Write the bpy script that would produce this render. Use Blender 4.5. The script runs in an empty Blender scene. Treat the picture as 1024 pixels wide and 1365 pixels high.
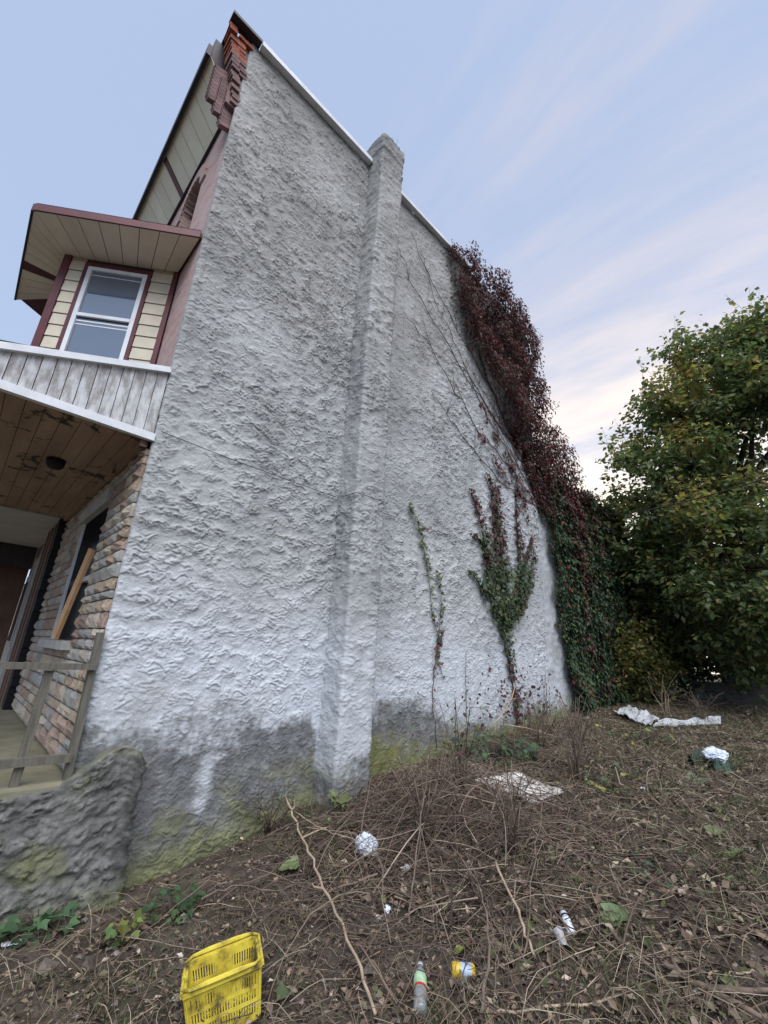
import bpy, math, random
import numpy as np
from mathutils import Vector, Matrix
random.seed(7); RNG = np.random.default_rng(11)
sc = bpy.context.scene
col = sc.collection
rad = math.radians

# ------------------------------------------------------------------ camera
# world: X runs along the stuccoed side wall to the rear, Y runs into that wall, Z up; the eye is 1.6 m up
PW, PH = 1024.0, 1365.0
FPX, PITCH, HEAD, ROLL = 572.46, 0.32208, 0.81568, 0.05422
EYE = np.array([0.0, 0.0, 1.6])
_fw = np.array([math.cos(HEAD)*math.cos(PITCH), math.sin(HEAD)*math.cos(PITCH), math.sin(PITCH)])
_r = np.array([math.sin(HEAD), -math.cos(HEAD), 0.0]); _u = np.cross(_r, _fw)
_r2 = _r*math.cos(ROLL)+_u*math.sin(ROLL); _u2 = -_r*math.sin(ROLL)+_u*math.cos(ROLL)
cam = bpy.data.cameras.new('camera'); cam_o = bpy.data.objects.new('camera', cam); col.objects.link(cam_o)
cam.sensor_fit = 'VERTICAL'; cam.sensor_height = 36.0; cam.lens = 36.0*FPX/PH
cam.clip_start = 0.05; cam.clip_end = 3000
cam_o.matrix_world = Matrix(((_r2[0], _u2[0], -_fw[0], EYE[0]), (_r2[1], _u2[1], -_fw[1], EYE[1]), (_r2[2], _u2[2], -_fw[2], EYE[2]), (0, 0, 0, 1)))
sc.camera = cam_o

# ------------------------------------------------------------------ sky, sun, exposure
SUN_AZ, SUN_EL = rad(-122), rad(53)          # azimuth counted from +X towards +Y
world = bpy.data.worlds.new('World'); sc.world = world; world.use_nodes = True
nt = world.node_tree; nt.nodes.clear()
def wn(t, **kw):
    n = nt.nodes.new(t)
    for k, v in kw.items(): setattr(n, k, v)
    return n
wo = wn('ShaderNodeOutputWorld'); bg = wn('ShaderNodeBackground'); bg.inputs['Strength'].default_value = 0.095
sky = wn('ShaderNodeTexSky'); sky.sky_type = 'NISHITA'; sky.sun_disc = False
sky.sun_elevation = SUN_EL; sky.sun_rotation = math.pi/2-SUN_AZ
sky.air_density = 1.0; sky.dust_density = 0.6; sky.ozone_density = 1.5
tc = wn('ShaderNodeTexCoord'); sep = wn('ShaderNodeSeparateXYZ'); nt.links.new(tc.outputs['Generated'], sep.inputs[0])
def wm(op, a, b=None, c=None, clamp=False):
    n = wn('ShaderNodeMath', operation=op); n.use_clamp = clamp
    for i, v in enumerate((a, b, c)):
        if v is None: continue
        if hasattr(v, 'is_linked'): nt.links.new(v, n.inputs[i])
        else: n.inputs[i].default_value = v
    return n.outputs[0]
# a thin sheet of high cloud: direction projected on a plane overhead, streaked noise
zc = wm('MAXIMUM', sep.outputs[2], 0.0); den = wm('ADD', zc, 0.16)
comb = wn('ShaderNodeCombineXYZ')
nt.links.new(wm('DIVIDE', sep.outputs[0], den), comb.inputs[0]); nt.links.new(wm('DIVIDE', sep.outputs[1], den), comb.inputs[1])
mp = wn('ShaderNodeMapping'); mp.inputs['Rotation'].default_value = (0, 0, rad(-6)); mp.inputs['Scale'].default_value = (2.3, 0.6, 1)
mp.inputs['Location'].default_value = (2.35, 0.75, 0)
nt.links.new(comb.outputs[0], mp.inputs[0])
nz = wn('ShaderNodeTexNoise'); nz.inputs['Scale'].default_value = 1.0; nz.inputs['Detail'].default_value = 8; nz.inputs['Roughness'].default_value = 0.58
nz.inputs['Distortion'].default_value = 0.5
nt.links.new(mp.outputs[0], nz.inputs['Vector'])
lowness = wm('SUBTRACT', 1.0, zc)
west = wm('MULTIPLY', sep.outputs[0], 0.34)                      # the cloud bank lies over the western half
cov = wm('ADD', wm('ADD', nz.outputs[0], west), wm('MULTIPLY', wm('POWER', lowness, 3.0), 0.2))
mr = wn('ShaderNodeMapRange'); mr.interpolation_type = 'SMOOTHSTEP'
mr.inputs['From Min'].default_value = 0.62; mr.inputs['From Max'].default_value = 1.0
nt.links.new(cov, mr.inputs['Value'])
cloud = wn('ShaderNodeMix', data_type='RGBA')
nt.links.new(wm('MULTIPLY', mr.outputs[0], 0.88), cloud.inputs['Factor'])
# the cloud sheet is lit by the low sun: warm and pale near the horizon, pink-grey higher up
cc = wn('ShaderNodeMix', data_type='RGBA'); nt.links.new(wm('POWER', lowness, 1.6), cc.inputs['Factor'])
cc.inputs['A'].default_value = (3.3, 2.95, 3.2, 1); cc.inputs['B'].default_value = (10.0, 8.6, 6.6, 1)
veil = wn('ShaderNodeMix', data_type='RGBA'); veil.inputs['Factor'].default_value = 0.8
veil.inputs['B'].default_value = (2.35, 2.85, 3.9, 1)
nt.links.new(sky.outputs[0], veil.inputs['A'])
nt.links.new(veil.outputs['Result'], cloud.inputs['A']); nt.links.new(cc.outputs['Result'], cloud.inputs['B'])
nt.links.new(cloud.outputs['Result'], bg.inputs['Color']); nt.links.new(bg.outputs[0], wo.inputs[0])
sun = bpy.data.lights.new('sun', 'SUN'); sun.energy = 1.6; sun.angle = rad(55); sun.color = (1.0, 0.985, 0.97)
sun_o = bpy.data.objects.new('sun', sun); col.objects.link(sun_o)
_sd = Vector((math.cos(SUN_AZ)*math.cos(SUN_EL), math.sin(SUN_AZ)*math.cos(SUN_EL), math.sin(SUN_EL)))
sun_o.rotation_euler = _sd.to_track_quat('Z', 'Y').to_euler(); sun_o.location = (20, -5, 20)
sc.view_settings.view_transform = 'Standard'; sc.view_settings.look = 'None'
sc.view_settings.gamma = 1.0; sc.view_settings.use_curve_mapping = False; sc.view_settings.exposure = 1.25

# ------------------------------------------------------------------ helpers
def ray(px, py):
    d = _fw*FPX+_r2*(px-PW/2)+_u2*(PH/2-py); return d/np.linalg.norm(d)
def on_wall(px, py, Y=4.3):
    d = ray(px, py); return EYE+d*(Y/d[1])
_gx = [-300, -8, -3, .5, 1.5, 2.5, 3.5, 5.44, 9.15, 13, 20, 300]
_gw = [-.5, -.45, -.35, -.17, -.23, -.1, .12, .27, .55, .8, .95, 1.0]
_g0x = [-300, -8, -3, 0, 3, 6, 10, 14, 20, 300]; _g0 = [-.5, -.45, -.25, 0, .14, .34, .6, .8, .92, 1.0]
_P = np.random.default_rng(5).permutation(1024)
_ang = np.random.default_rng(6).random(1024)*2*np.pi
def pn(x, y, seed=0):
    x = np.asarray(x, float); y = np.asarray(y, float)
    xi = np.floor(x).astype(int); yi = np.floor(y).astype(int); xf = x-xi; yf = y-yi
    def g(ix, iy, fx, fy):
        a = _ang[_P[(_P[(ix+seed*37) & 1023]+iy) & 1023]]; return np.cos(a)*fx+np.sin(a)*fy
    u = xf*xf*xf*(xf*(xf*6-15)+10); v = yf*yf*yf*(yf*(yf*6-15)+10)
    a = g(xi, yi, xf, yf); b = g(xi+1, yi, xf-1, yf); c = g(xi, yi+1, xf, yf-1); d = g(xi+1, yi+1, xf-1, yf-1)
    return ((a+(b-a)*u)+((c+(d-c)*u)-(a+(b-a)*u))*v)*1.4
def fbm(x, y, o=4, seed=0):
    s = 0; a = .5
    for i in range(o): s = s+a*pn(x*2**i, y*2**i, seed+i); a *= .5
    return s
def sstep(a, b, x):
    t = np.clip((x-a)/(b-a), 0, 1); return t*t*(3-2*t)
def gbase(x, y):
    x = np.asarray(x, float); y = np.asarray(y, float)
    a = np.interp(x, _g0x, _g0); b = np.interp(x, _gx, _gw); t = sstep(0.3, 4.3, y)
    z = a+(b-a)*t
    z = z+.10*np.exp(-((x-4.4)/1.1)**2-((y-3.5)/.6)**2)
    return z
def gz(x, y):
    near = np.exp(-(np.hypot(np.asarray(x, float)-5, np.asarray(y, float)-2)/14)**4)
    return gbase(x, y)+near*(.09*fbm(np.asarray(x)*.9, np.asarray(y)*.9, 4, 3)+.035*fbm(np.asarray(x)*5, np.asarray(y)*5, 3, 9))
def on_ground(px, py):
    d = ray(px, py); t = .5
    while t < 60:
        p = EYE+d*t
        if p[2] < float(gz(p[0], p[1])): break
        t += .01
    return np.array([p[0], p[1], float(gz(p[0], p[1]))])
def gp(x, y, h=0): return np.array([x, y, float(gz(x, y))+h])

def tagged(o, label=None, cat=None, group=None, kind=None):
    if label: o['label'] = label
    if cat: o['category'] = cat
    if group: o['group'] = group
    if kind: o['kind'] = kind
    return o
def empty(name, loc, label, cat, group=None):
    o = bpy.data.objects.new(name, None); o.empty_display_size = .1; col.objects.link(o); o.location = loc
    return tagged(o, label, cat, group)
def link(name, me, parent=None, loc=None, rot=None):
    o = bpy.data.objects.new(name, me); col.objects.link(o)
    if parent is not None:
        o.parent = parent; wp = wloc(parent)
        if loc is None: o.location = -wp        # mesh is in world coordinates; parents are never rotated
        else: o.location = Vector(loc)-wp
    elif loc is not None: o.location = loc
    if rot is not None: o.rotation_euler = rot
    return o
def wloc(o):
    v = Vector(o.location)
    while o.parent is not None: o = o.parent; v += Vector(o.location)
    return v
class MB:
    def __init__(s): s.v = []; s.f = []; s.sm = False
    def add(s, v, f):
        b = len(s.v); s.v += [tuple(map(float, q)) for q in v]; s.f += [tuple(b+i for i in q) for q in f]; return s
    def box(s, x0, x1, y0, y1, z0, z1):
        return s.add([(x0, y0, z0), (x1, y0, z0), (x1, y1, z0), (x0, y1, z0), (x0, y0, z1), (x1, y0, z1), (x1, y1, z1), (x0, y1, z1)],
            [(0, 3, 2, 1), (4, 5, 6, 7), (0, 1, 5, 4), (1, 2, 6, 5), (2, 3, 7, 6), (3, 0, 4, 7)])
    def hexa(s, p):   # 8 points: bottom ring then top ring
        return s.add(p, [(0, 3, 2, 1), (4, 5, 6, 7), (0, 1, 5, 4), (1, 2, 6, 5), (2, 3, 7, 6), (3, 0, 4, 7)])
    def slab(s, quad, th):  # quad of 4 points, thickened along its normal
        q = [np.array(a, float) for a in quad]; n = np.cross(q[1]-q[0], q[3]-q[0]); n = n/np.linalg.norm(n)*th
        return s.hexa(q+[a+n for a in q])
    def beam(s, a, b, w, h, up=(0, 0, 1)):
        a = np.array(a, float); b = np.array(b, float); d = (b-a)/np.linalg.norm(b-a); sd = np.cross(d, up); sd /= np.linalg.norm(sd); uu = np.cross(sd, d)
        o = [sd*i*w/2+uu*j*h/2 for i, j in ((-1, -1), (1, -1), (1, 1), (-1, 1))]
        return s.hexa([a+k for k in o]+[b+k for k in o])
    def tube(s, pts, r, n=6, cap=True):
        pts = [np.array(q, float) for q in pts]; rs = r if hasattr(r, '__len__') else [r]*len(pts); rings = []
        prev = None
        for i, q in enumerate(pts):
            t = pts[min(i+1, len(pts)-1)]-pts[max(i-1, 0)]; t = t/(np.linalg.norm(t)+1e-9)
            ref = prev if prev is not None else (np.array([0, 0, 1.]) if abs(t[2]) < .9 else np.array([1., 0, 0]))
            a = ref-t*(ref@t); a /= np.linalg.norm(a)+1e-9; prev = a; b = np.cross(t, a)
            rings.append([q+rs[i]*(math.cos(2*math.pi*k/n)*a+math.sin(2*math.pi*k/n)*b) for k in range(n)])
        v = [w for rg in rings for w in rg]; f = []
        for i in range(len(pts)-1):
            for k in range(n): f.append((i*n+k, i*n+(k+1) % n, (i+1)*n+(k+1) % n, (i+1)*n+k))
        if cap: f += [tuple(range(n))[::-1], tuple(range((len(pts)-1)*n, len(pts)*n))]
        return s.add(v, f)
    def lathe(s, prof, n=16, M=None):
        v = []; f = []
        for r, z in prof:
            for k in range(n): v.append((r*math.cos(2*math.pi*k/n), r*math.sin(2*math.pi*k/n), z))
        for i in range(len(prof)-1):
            for k in range(n): f.append((i*n+k, i*n+(k+1) % n, (i+1)*n+(k+1) % n, (i+1)*n+k))
        if M is not None: v = [tuple(M @ Vector(q)) for q in v]
        return s.add(v, f)
    def mesh(s, name, m, smooth=False):
        me = bpy.data.meshes.new(name); me.from_pydata(s.v, [], s.f); me.materials.append(m)
        if smooth or s.sm: me.polygons.foreach_set('use_smooth', [True]*len(me.polygons))
        me.update(); return me
    def build(s, name, m, parent=None, smooth=False): return link(name, s.mesh(name, m, smooth), parent)
def np_mesh(name, V, Fq, m, smooth=True, attrs=None, cols=None):
    V = np.asarray(V, np.float32).reshape(-1, 3); Fq = np.asarray(Fq, np.int32); k = Fq.shape[1]
    me = bpy.data.meshes.new(name); me.vertices.add(len(V)); me.vertices.foreach_set('co', V.ravel())
    me.loops.add(Fq.size); me.loops.foreach_set('vertex_index', Fq.ravel())
    me.polygons.add(len(Fq)); me.polygons.foreach_set('loop_start', np.arange(0, Fq.size, k, dtype=np.int32))
    me.polygons.foreach_set('use_smooth', np.full(len(Fq), smooth)); me.update(calc_edges=True); me.validate()
    for n_, a in (attrs or {}).items():
        at = me.attributes.new(n_, 'FLOAT', 'POINT'); at.data.foreach_set('value', np.asarray(a, np.float32).ravel())
    if cols is not None:
        at = me.attributes.new('tint', 'FLOAT_COLOR', 'POINT'); c = np.ones((len(V), 4), np.float32); c[:, :3] = cols; at.data.foreach_set('color', c.ravel())
    me.materials.append(m); return me
def grid_faces(n, m):
    i = np.arange(n-1)[:, None]*m+np.arange(m-1)[None, :]; return np.stack([i, i+m, i+m+1, i+1], -1).reshape(-1, 4)

# ------------------------------------------------------------------ materials
def newmat(name):
    m = bpy.data.materials.new(name); m.use_nodes = True; t = m.node_tree; b = t.nodes['Principled BSDF']
    b.inputs['Specular IOR Level'].default_value = .3; return m, t, b
def nnode(t, ty, **kw):
    n = t.nodes.new(ty)
    for k, v in kw.items(): setattr(n, k, v)
    return n
def ramp(t, src, stops):
    r = nnode(t, 'ShaderNodeValToRGB'); e = r.color_ramp.elements
    while len(e) > 1: e.remove(e[-1])
    e[0].position = stops[0][0]; e[0].color = (*stops[0][1], 1)
    for p_, c_ in stops[1:]: x = e.new(p_); x.color = (*c_, 1)
    t.links.new(src, r.inputs[0]); return r.outputs[0]
def noise(t, scale, detail=4, rough=.55, vec=None, dist=0):
    n = nnode(t, 'ShaderNodeTexNoise'); n.inputs['Scale'].default_value = scale; n.inputs['Detail'].default_value = detail
    n.inputs['Roughness'].default_value = rough; n.inputs['Distortion'].default_value = dist
    if vec is not None: t.links.new(vec, n.inputs['Vector'])
    return n.outputs[0]
def mixc(t, f, a, b, mode='MIX'):
    n = nnode(t, 'ShaderNodeMix', data_type='RGBA', blend_type=mode)
    for k, v in (('Factor', f), ('A', a), ('B', b)):
        if hasattr(v, 'is_linked'): t.links.new(v, n.inputs[k])
        elif k == 'Factor': n.inputs[k].default_value = v
        else: n.inputs[k].default_value = (*v, 1)
    return n.outputs['Result']
def coords(t, scale=(1, 1, 1), kind='Object', rot=(0, 0, 0)):
    c = nnode(t, 'ShaderNodeTexCoord'); m = nnode(t, 'ShaderNodeMapping'); m.inputs['Scale'].default_value = scale; m.inputs['Rotation'].default_value = rot
    t.links.new(c.outputs[kind], m.inputs[0]); return m.outputs[0]
def bump(t, b, h, strength=.5, dist=.01):
    n = nnode(t, 'ShaderNodeBump'); n.inputs['Strength'].default_value = strength; n.inputs['Distance'].default_value = dist
    t.links.new(h, n.inputs['Height']); t.links.new(n.outputs[0], b.inputs['Normal'])
def simple(name, c1, c2=None, rough=.7, scale=6, stretch=(1, 1, 1), bs=.3, bd=.004, spec=.3, rnd=0.0, c3=None, lo=.35, hi=.65):
    m, t, b = newmat(name); b.inputs['Roughness'].default_value = rough; b.inputs['Specular IOR Level'].default_value = spec
    c2 = c2 or tuple(x*.75 for x in c1)
    v = coords(t, stretch); h = noise(t, scale, 6, .6, v)
    st = [(lo, c2), (hi, c1)]
    if c3: st = [(lo-.1, c3)]+st
    c = ramp(t, h, st)
    if rnd:
        oi = nnode(t, 'ShaderNodeObjectInfo'); hs = nnode(t, 'ShaderNodeHueSaturation')
        mm = nnode(t, 'ShaderNodeMapRange'); mm.inputs['To Min'].default_value = 1-rnd; mm.inputs['To Max'].default_value = 1+rnd
        t.links.new(oi.outputs['Random'], mm.inputs['Value']); t.links.new(mm.outputs[0], hs.inputs['Value']); t.links.new(c, hs.inputs['Color']); c = hs.outputs[0]
    t.links.new(c, b.inputs['Base Color'])
    if bs: bump(t, b, noise(t, scale*4, 5, .65, v), bs, bd)
    return m
def attr(t, n): a = nnode(t, 'ShaderNodeAttribute'); a.attribute_name = n; return a

def stucco_mat():
    m, t, b = newmat('weathered_stucco'); b.inputs['Roughness'].default_value = .88; b.inputs['Specular IOR Level'].default_value = .2
    v = coords(t)
    n1 = noise(t, 1.3, 6, .6, v); n2 = noise(t, 9, 6, .65, v); n3 = noise(t, 60, 4, .6, v)
    bare = ramp(t, n1, [(.3, (.25, .25, .242)), (.5, (.345, .345, .338)), (.7, (.44, .442, .44))])
    paint = ramp(t, n2, [(.25, (.44, .47, .505)), (.6, (.56, .595, .64))])
    c = mixc(t, attr(t, 'paint').outputs['Fac'], bare, paint)
    grime = ramp(t, n2, [(.3, (.075, .075, .075)), (.55, (.15, .15, .15)), (.75, (.26, .265, .265))])
    c = mixc(t, attr(t, 'grime').outputs['Fac'], c, grime)
    mossc = ramp(t, n2, [(.3, (.12, .13, .045)), (.7, (.25, .26, .10))])
    c = mixc(t, attr(t, 'moss').outputs['Fac'], c, mossc)
    sp = ramp(t, n3, [(.3, (.78, .78, .78)), (.6, (1, 1, 1))]); c = mixc(t, .7, c, sp, 'MULTIPLY')
    t.links.new(c, b.inputs['Base Color'])
    hh = nnode(t, 'ShaderNodeMath', operation='ADD'); t.links.new(n3, hh.inputs[0]); t.links.new(noise(t, 24, 5, .6, v), hh.inputs[1])
    bump(t, b, hh.outputs[0], .55, .012); return m
def leaf_mat(name, rough=.5, trans=.25):
    m, t, b = newmat(name); b.inputs['Roughness'].default_value = rough; a = attr(t, 'tint')
    t.links.new(a.outputs['Color'], b.inputs['Base Color'])
    tr = nnode(t, 'ShaderNodeBsdfTranslucent'); mx = nnode(t, 'ShaderNodeMixShader'); mx.inputs[0].default_value = trans
    hs = nnode(t, 'ShaderNodeHueSaturation'); hs.inputs['Saturation'].default_value = 1.15; hs.inputs['Value'].default_value = 1.5
    t.links.new(a.outputs['Color'], hs.inputs['Color']); t.links.new(hs.outputs[0], tr.inputs[0])
    t.links.new(b.outputs[0], mx.inputs[1]); t.links.new(tr.outputs[0], mx.inputs[2]); t.links.new(mx.outputs[0], t.nodes['Material Output'].inputs[0])
    return m
def tint_mat(name, rough=.85):
    m, t, b = newmat(name); b.inputs['Roughness'].default_value = rough; b.inputs['Specular IOR Level'].default_value = .2
    t.links.new(attr(t, 'tint').outputs['Color'], b.inputs['Base Color']); return m
def glass_mat(name, c=(.02, .03, .045), rough=.03):
    m, t, b = newmat(name); b.inputs['Base Color'].default_value = (*c, 1); b.inputs['Roughness'].default_value = rough
    b.inputs['IOR'].default_value = 1.8; b.inputs['Specular IOR Level'].default_value = .9; b.inputs['Coat Weight'].default_value = .6; b.inputs['Coat Roughness'].default_value = .02; return m
def brick_mat():
    m, t, b = newmat('old_brick'); b.inputs['Roughness'].default_value = .9
    c = nnode(t, 'ShaderNodeTexCoord'); s = nnode(t, 'ShaderNodeSeparateXYZ'); k = nnode(t, 'ShaderNodeCombineXYZ'); t.links.new(c.outputs['Object'], s.inputs[0])
    t.links.new(s.outputs[1], k.inputs[0]); t.links.new(s.outputs[2], k.inputs[1])
    bt = nnode(t, 'ShaderNodeTexBrick'); t.links.new(k.outputs[0], bt.inputs['Vector']); bt.inputs['Scale'].default_value = 1
    bt.inputs['Brick Width'].default_value = .21; bt.inputs['Row Height'].default_value = .072; bt.inputs['Mortar Size'].default_value = .006; bt.inputs['Bias'].default_value = -.1
    bt.inputs['Color1'].default_value = (.36, .19, .165, 1); bt.inputs['Color2'].default_value = (.46, .30, .275, 1); bt.inputs['Mortar'].default_value = (.54, .49, .47, 1)
    n = noise(t, 5, 5, .6, k.outputs[0]); cc_ = mixc(t, ramp(t, n, [(.35, (0, 0, 0)), (.75, (.8, .8, .8))]), bt.outputs[0], (.45, .37, .355))
    t.links.new(cc_, b.inputs['Base Color'])
    iv = nnode(t, 'ShaderNodeMath', operation='SUBTRACT'); iv.inputs[0].default_value = 1; t.links.new(bt.outputs['Fac'], iv.inputs[1])
    bump(t, b, iv.outputs[0], .8, .01); return m
def ground_mat():
    m, t, b = newmat('bare_earth'); b.inputs['Roughness'].default_value = .95; b.inputs['Specular IOR Level'].default_value = .1; v = coords(t)
    c = ramp(t, noise(t, 3.2, 8, .7, v), [(.3, (.045, .036, .029)), (.5, (.090, .073, .060)), (.68, (.15, .125, .10))])
    g = ramp(t, noise(t, 1.1, 5, .6, v), [(.5, (0, 0, 0)), (.68, (.7, .7, .7))])
    c = mixc(t, g, c, (.060, .070, .030)); t.links.new(c, b.inputs['Base Color'])
    bump(t, b, noise(t, 40, 6, .7, v), .9, .02); return m
def peeling_mat():
    m, t, b = newmat('peeling_white_boards'); b.inputs['Roughness'].default_value = .8; v = coords(t, (1, 1, .35))
    oi = nnode(t, 'ShaderNodeObjectInfo'); n = nnode(t, 'ShaderNodeTexNoise', noise_dimensions='4D'); n.inputs['Scale'].default_value = 16; n.inputs['Detail'].default_value = 7; n.inputs['Roughness'].default_value = .65
    w = nnode(t, 'ShaderNodeMath', operation='MULTIPLY'); w.inputs[1].default_value = 40; t.links.new(oi.outputs['Random'], w.inputs[0]); t.links.new(w.outputs[0], n.inputs['W']); t.links.new(v, n.inputs['Vector'])
    c = ramp(t, n.outputs[0], [(.34, (.22, .205, .20)), (.46, (.34, .335, .335)), (.54, (.47, .475, .485)), (.66, (.56, .575, .59))])
    t.links.new(c, b.inputs['Base Color']); bump(t, b, n.outputs[0], .5, .004); return m
def ceiling_mat():
    m, t, b = newmat('stained_ceiling_wood'); b.inputs['Roughness'].default_value = .7; v = coords(t)
    oi = nnode(t, 'ShaderNodeObjectInfo')
    base = ramp(t, noise(t, 5, 6, .6, coords(t, (1, .15, 1))), [(.3, (.25, .165, .12)), (.7, (.40, .28, .20))])
    pl = ramp(t, noise(t, 3.3, 7, .7, v, .6), [(.57, (0, 0, 0)), (.62, (1, 1, 1))])
    c = mixc(t, pl, base, (.035, .032, .028)); t.links.new(c, b.inputs['Base Color']); bump(t, b, noise(t, 22, 5, .6, v), .3, .004); return m
M = {}
M['stucco'] = stucco_mat(); M['brick'] = brick_mat(); M['earth'] = ground_mat(); M['peel'] = peeling_mat(); M['ceil'] = ceiling_mat()
M['leaf'] = leaf_mat('tree_leaf', .45, .45); M['ivy'] = leaf_mat('creeper_leaf', .65, .2); M['litter'] = tint_mat('dry_litter'); M['grass'] = leaf_mat('grass_blade', .6, .25)
M['cream'] = simple('cream_vinyl', (.62, .56, .44), (.50, .45, .36), .5, 3, bs=.08, rnd=.05)
M['soffit'] = simple('taupe_vinyl_soffit', (.84, .76, .61), (.76, .68, .54), .5, 3, bs=.05, rnd=.04)
M['soffit2'] = simple('pale_vinyl_soffit', (.86, .82, .64), (.79, .74, .57), .5, 3, bs=.05, rnd=.04)
M['maroon'] = simple('maroon_trim_metal', (.13, .035, .04), (.09, .025, .03), .45, 6, bs=.05)
M['dark_trim'] = simple('dark_gutter_metal', (.045, .035, .04), (.03, .025, .028), .5, 8, bs=.1)
M['white_trim'] = simple('white_aluminium', (.72, .74, .78), (.58, .60, .63), .4, 5, bs=.05)
M['frame'] = simple('white_window_frame', (.75, .78, .82), (.65, .68, .72), .4, 5, bs=.03)
M['glass'] = glass_mat('window_glass', (.10, .13, .185)); M['darkglass'] = glass_mat('dark_window', (.006, .007, .010), .15)  # window_glass base has the blue of the reflected sky painted in
M['curtain'] = simple('grey_blind', (.36, .40, .46), (.28, .31, .36), .6, 4, bs=.05)
M['roofing'] = simple('black_roof_felt', (.05, .05, .052), (.03, .03, .03), .9, 5)
M['slab'] = simple('porch_concrete', (.24, .22, .16), (.15, .145, .09), .9, 3, bs=.6, bd=.01, c3=(.10, .10, .05))
M['greywood'] = simple('weathered_grey_wood', (.15, .14, .115), (.09, .085, .07), .85, 8, (6, 6, .6), .6, .004)
M['newwood'] = simple('fresh_lumber', (.55, .34, .18), (.44, .25, .12), .65, 5, (8, 8, .7), .3, .002)
M['brownboard'] = simple('brown_painted_board', (.17, .10, .075), (.11, .065, .05), .7, 5, (4, 4, .6), .3)
M['white_slat'] = simple('white_ceiling_vinyl', (.58, .58, .56), (.48, .48, .46), .6, 3, bs=.05, rnd=.05)
M['black'] = simple('black_paint', (.012, .012, .014), (.008, .008, .01), .6, 5, bs=.1)
M['door'] = simple('pale_door', (.42, .42, .40), (.34, .34, .33), .6, 4, bs=.1)
M['bark'] = simple('dark_bark', (.085, .065, .05), (.045, .035, .028), .9, 9, (1, 1, .3), .8, .02)
M['vinestem'] = simple('vine_stem', (.10, .075, .06), (.06, .045, .04), .9, 12)
M['deadstem'] = simple('dead_stem', (.20, .15, .115), (.10, .075, .058), .85, 14, (1, 1, 1), .4, .003)
M['palestem'] = simple('bleached_stick', (.42, .33, .24), (.27, .20, .14), .8, 14, bs=.4, bd=.003)
M['yellow'] = simple('yellow_plastic', (.62, .51, .06), (.46, .36, .04), .4, 9, bs=.05, spec=.45, c3=(.09, .07, .04), lo=.47, hi=.58)
M['bag'] = simple('white_plastic_bag', (.70, .76, .84), (.50, .55, .62), .35, 7, bs=.4, bd=.01, spec=.5)
M['sheet'] = simple('dirty_white_sheet', (.70, .68, .66), (.45, .42, .38), .6, 5, bs=.4, bd=.006, c3=(.16, .13, .10), lo=.38, hi=.56)
M['galv'] = simple('weathered_pale_metal', (.52, .55, .58), (.33, .34, .35), .5, 3, (1, 1, 1), .3, .01, c3=(.15, .14, .12))
M['greenrag'] = simple('dark_green_rag', (.045, .085, .06), (.025, .05, .035), .8, 8, bs=.5)
M['block'] = simple('grey_concrete_block', (.15, .15, .145), (.09, .09, .088), .95, 6, bs=.6, bd=.008, rnd=.2)
M['shed'] = simple('dark_blue_siding', (.035, .04, .055), (.022, .026, .036), .7, 4, bs=.1)
M['cable'] = simple('black_cable', (.07, .065, .06), (.05, .045, .045), .7, 9, bs=0)
M['silver'] = simple('can_metal', (.75, .75, .75), (.6, .6, .6), .3, 9, bs=.05); M['silver'].node_tree.nodes['Principled BSDF'].inputs['Metallic'].default_value = .9
STONES = [simple('veneer_stone_tan', (.46, .37, .28), (.34, .26, .19), .9, 9, bs=.8, bd=.012, rnd=.2), simple('veneer_stone_grey', (.40, .39, .37), (.30, .29, .27), .9, 9, bs=.8, bd=.012, rnd=.2),
    simple('veneer_stone_cream', (.54, .48, .40), (.42, .36, .29), .9, 9, bs=.8, bd=.012, rnd=.15), simple('veneer_stone_rose', (.40, .30, .24), (.30, .21, .17), .9, 9, bs=.8, bd=.012, rnd=.2)]
M['mortar'] = simple('mortar', (.30, .27, .23), (.22, .19, .16), .95, 10, bs=.6)
# ------------------------------------------------------------------ ground
def axis(lo, hi, step, far, growth=1.35):
    a = list(np.arange(lo, hi+1e-6, step)); s = step
    while a[-1] < far: s *= growth; a.append(a[-1]+s)
    s = step
    while a[0] > -far: s *= growth; a.insert(0, a[0]-s)
    return np.array(a)
gxs = axis(-.2, 11.5, .035, 700); gys = axis(-1.2, 4.4, .035, 700)
GX, GY = np.meshgrid(gxs, gys, indexing='ij')
GZ = gz(GX, GY)
fine = np.exp(-(np.hypot(GX-4, GY-2)/9)**4)
GZ = GZ+fine*(.022*fbm(GX*14, GY*14, 3, 21)+.010*np.abs(pn(GX*30, GY*30, 4)))
g = link('ground', np_mesh('ground', np.stack([GX, GY, GZ], -1), grid_faces(len(gxs), len(gys)), M['earth']))
tagged(g, 'bare brown earth of the sloping vacant lot', None, None, 'structure')

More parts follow.
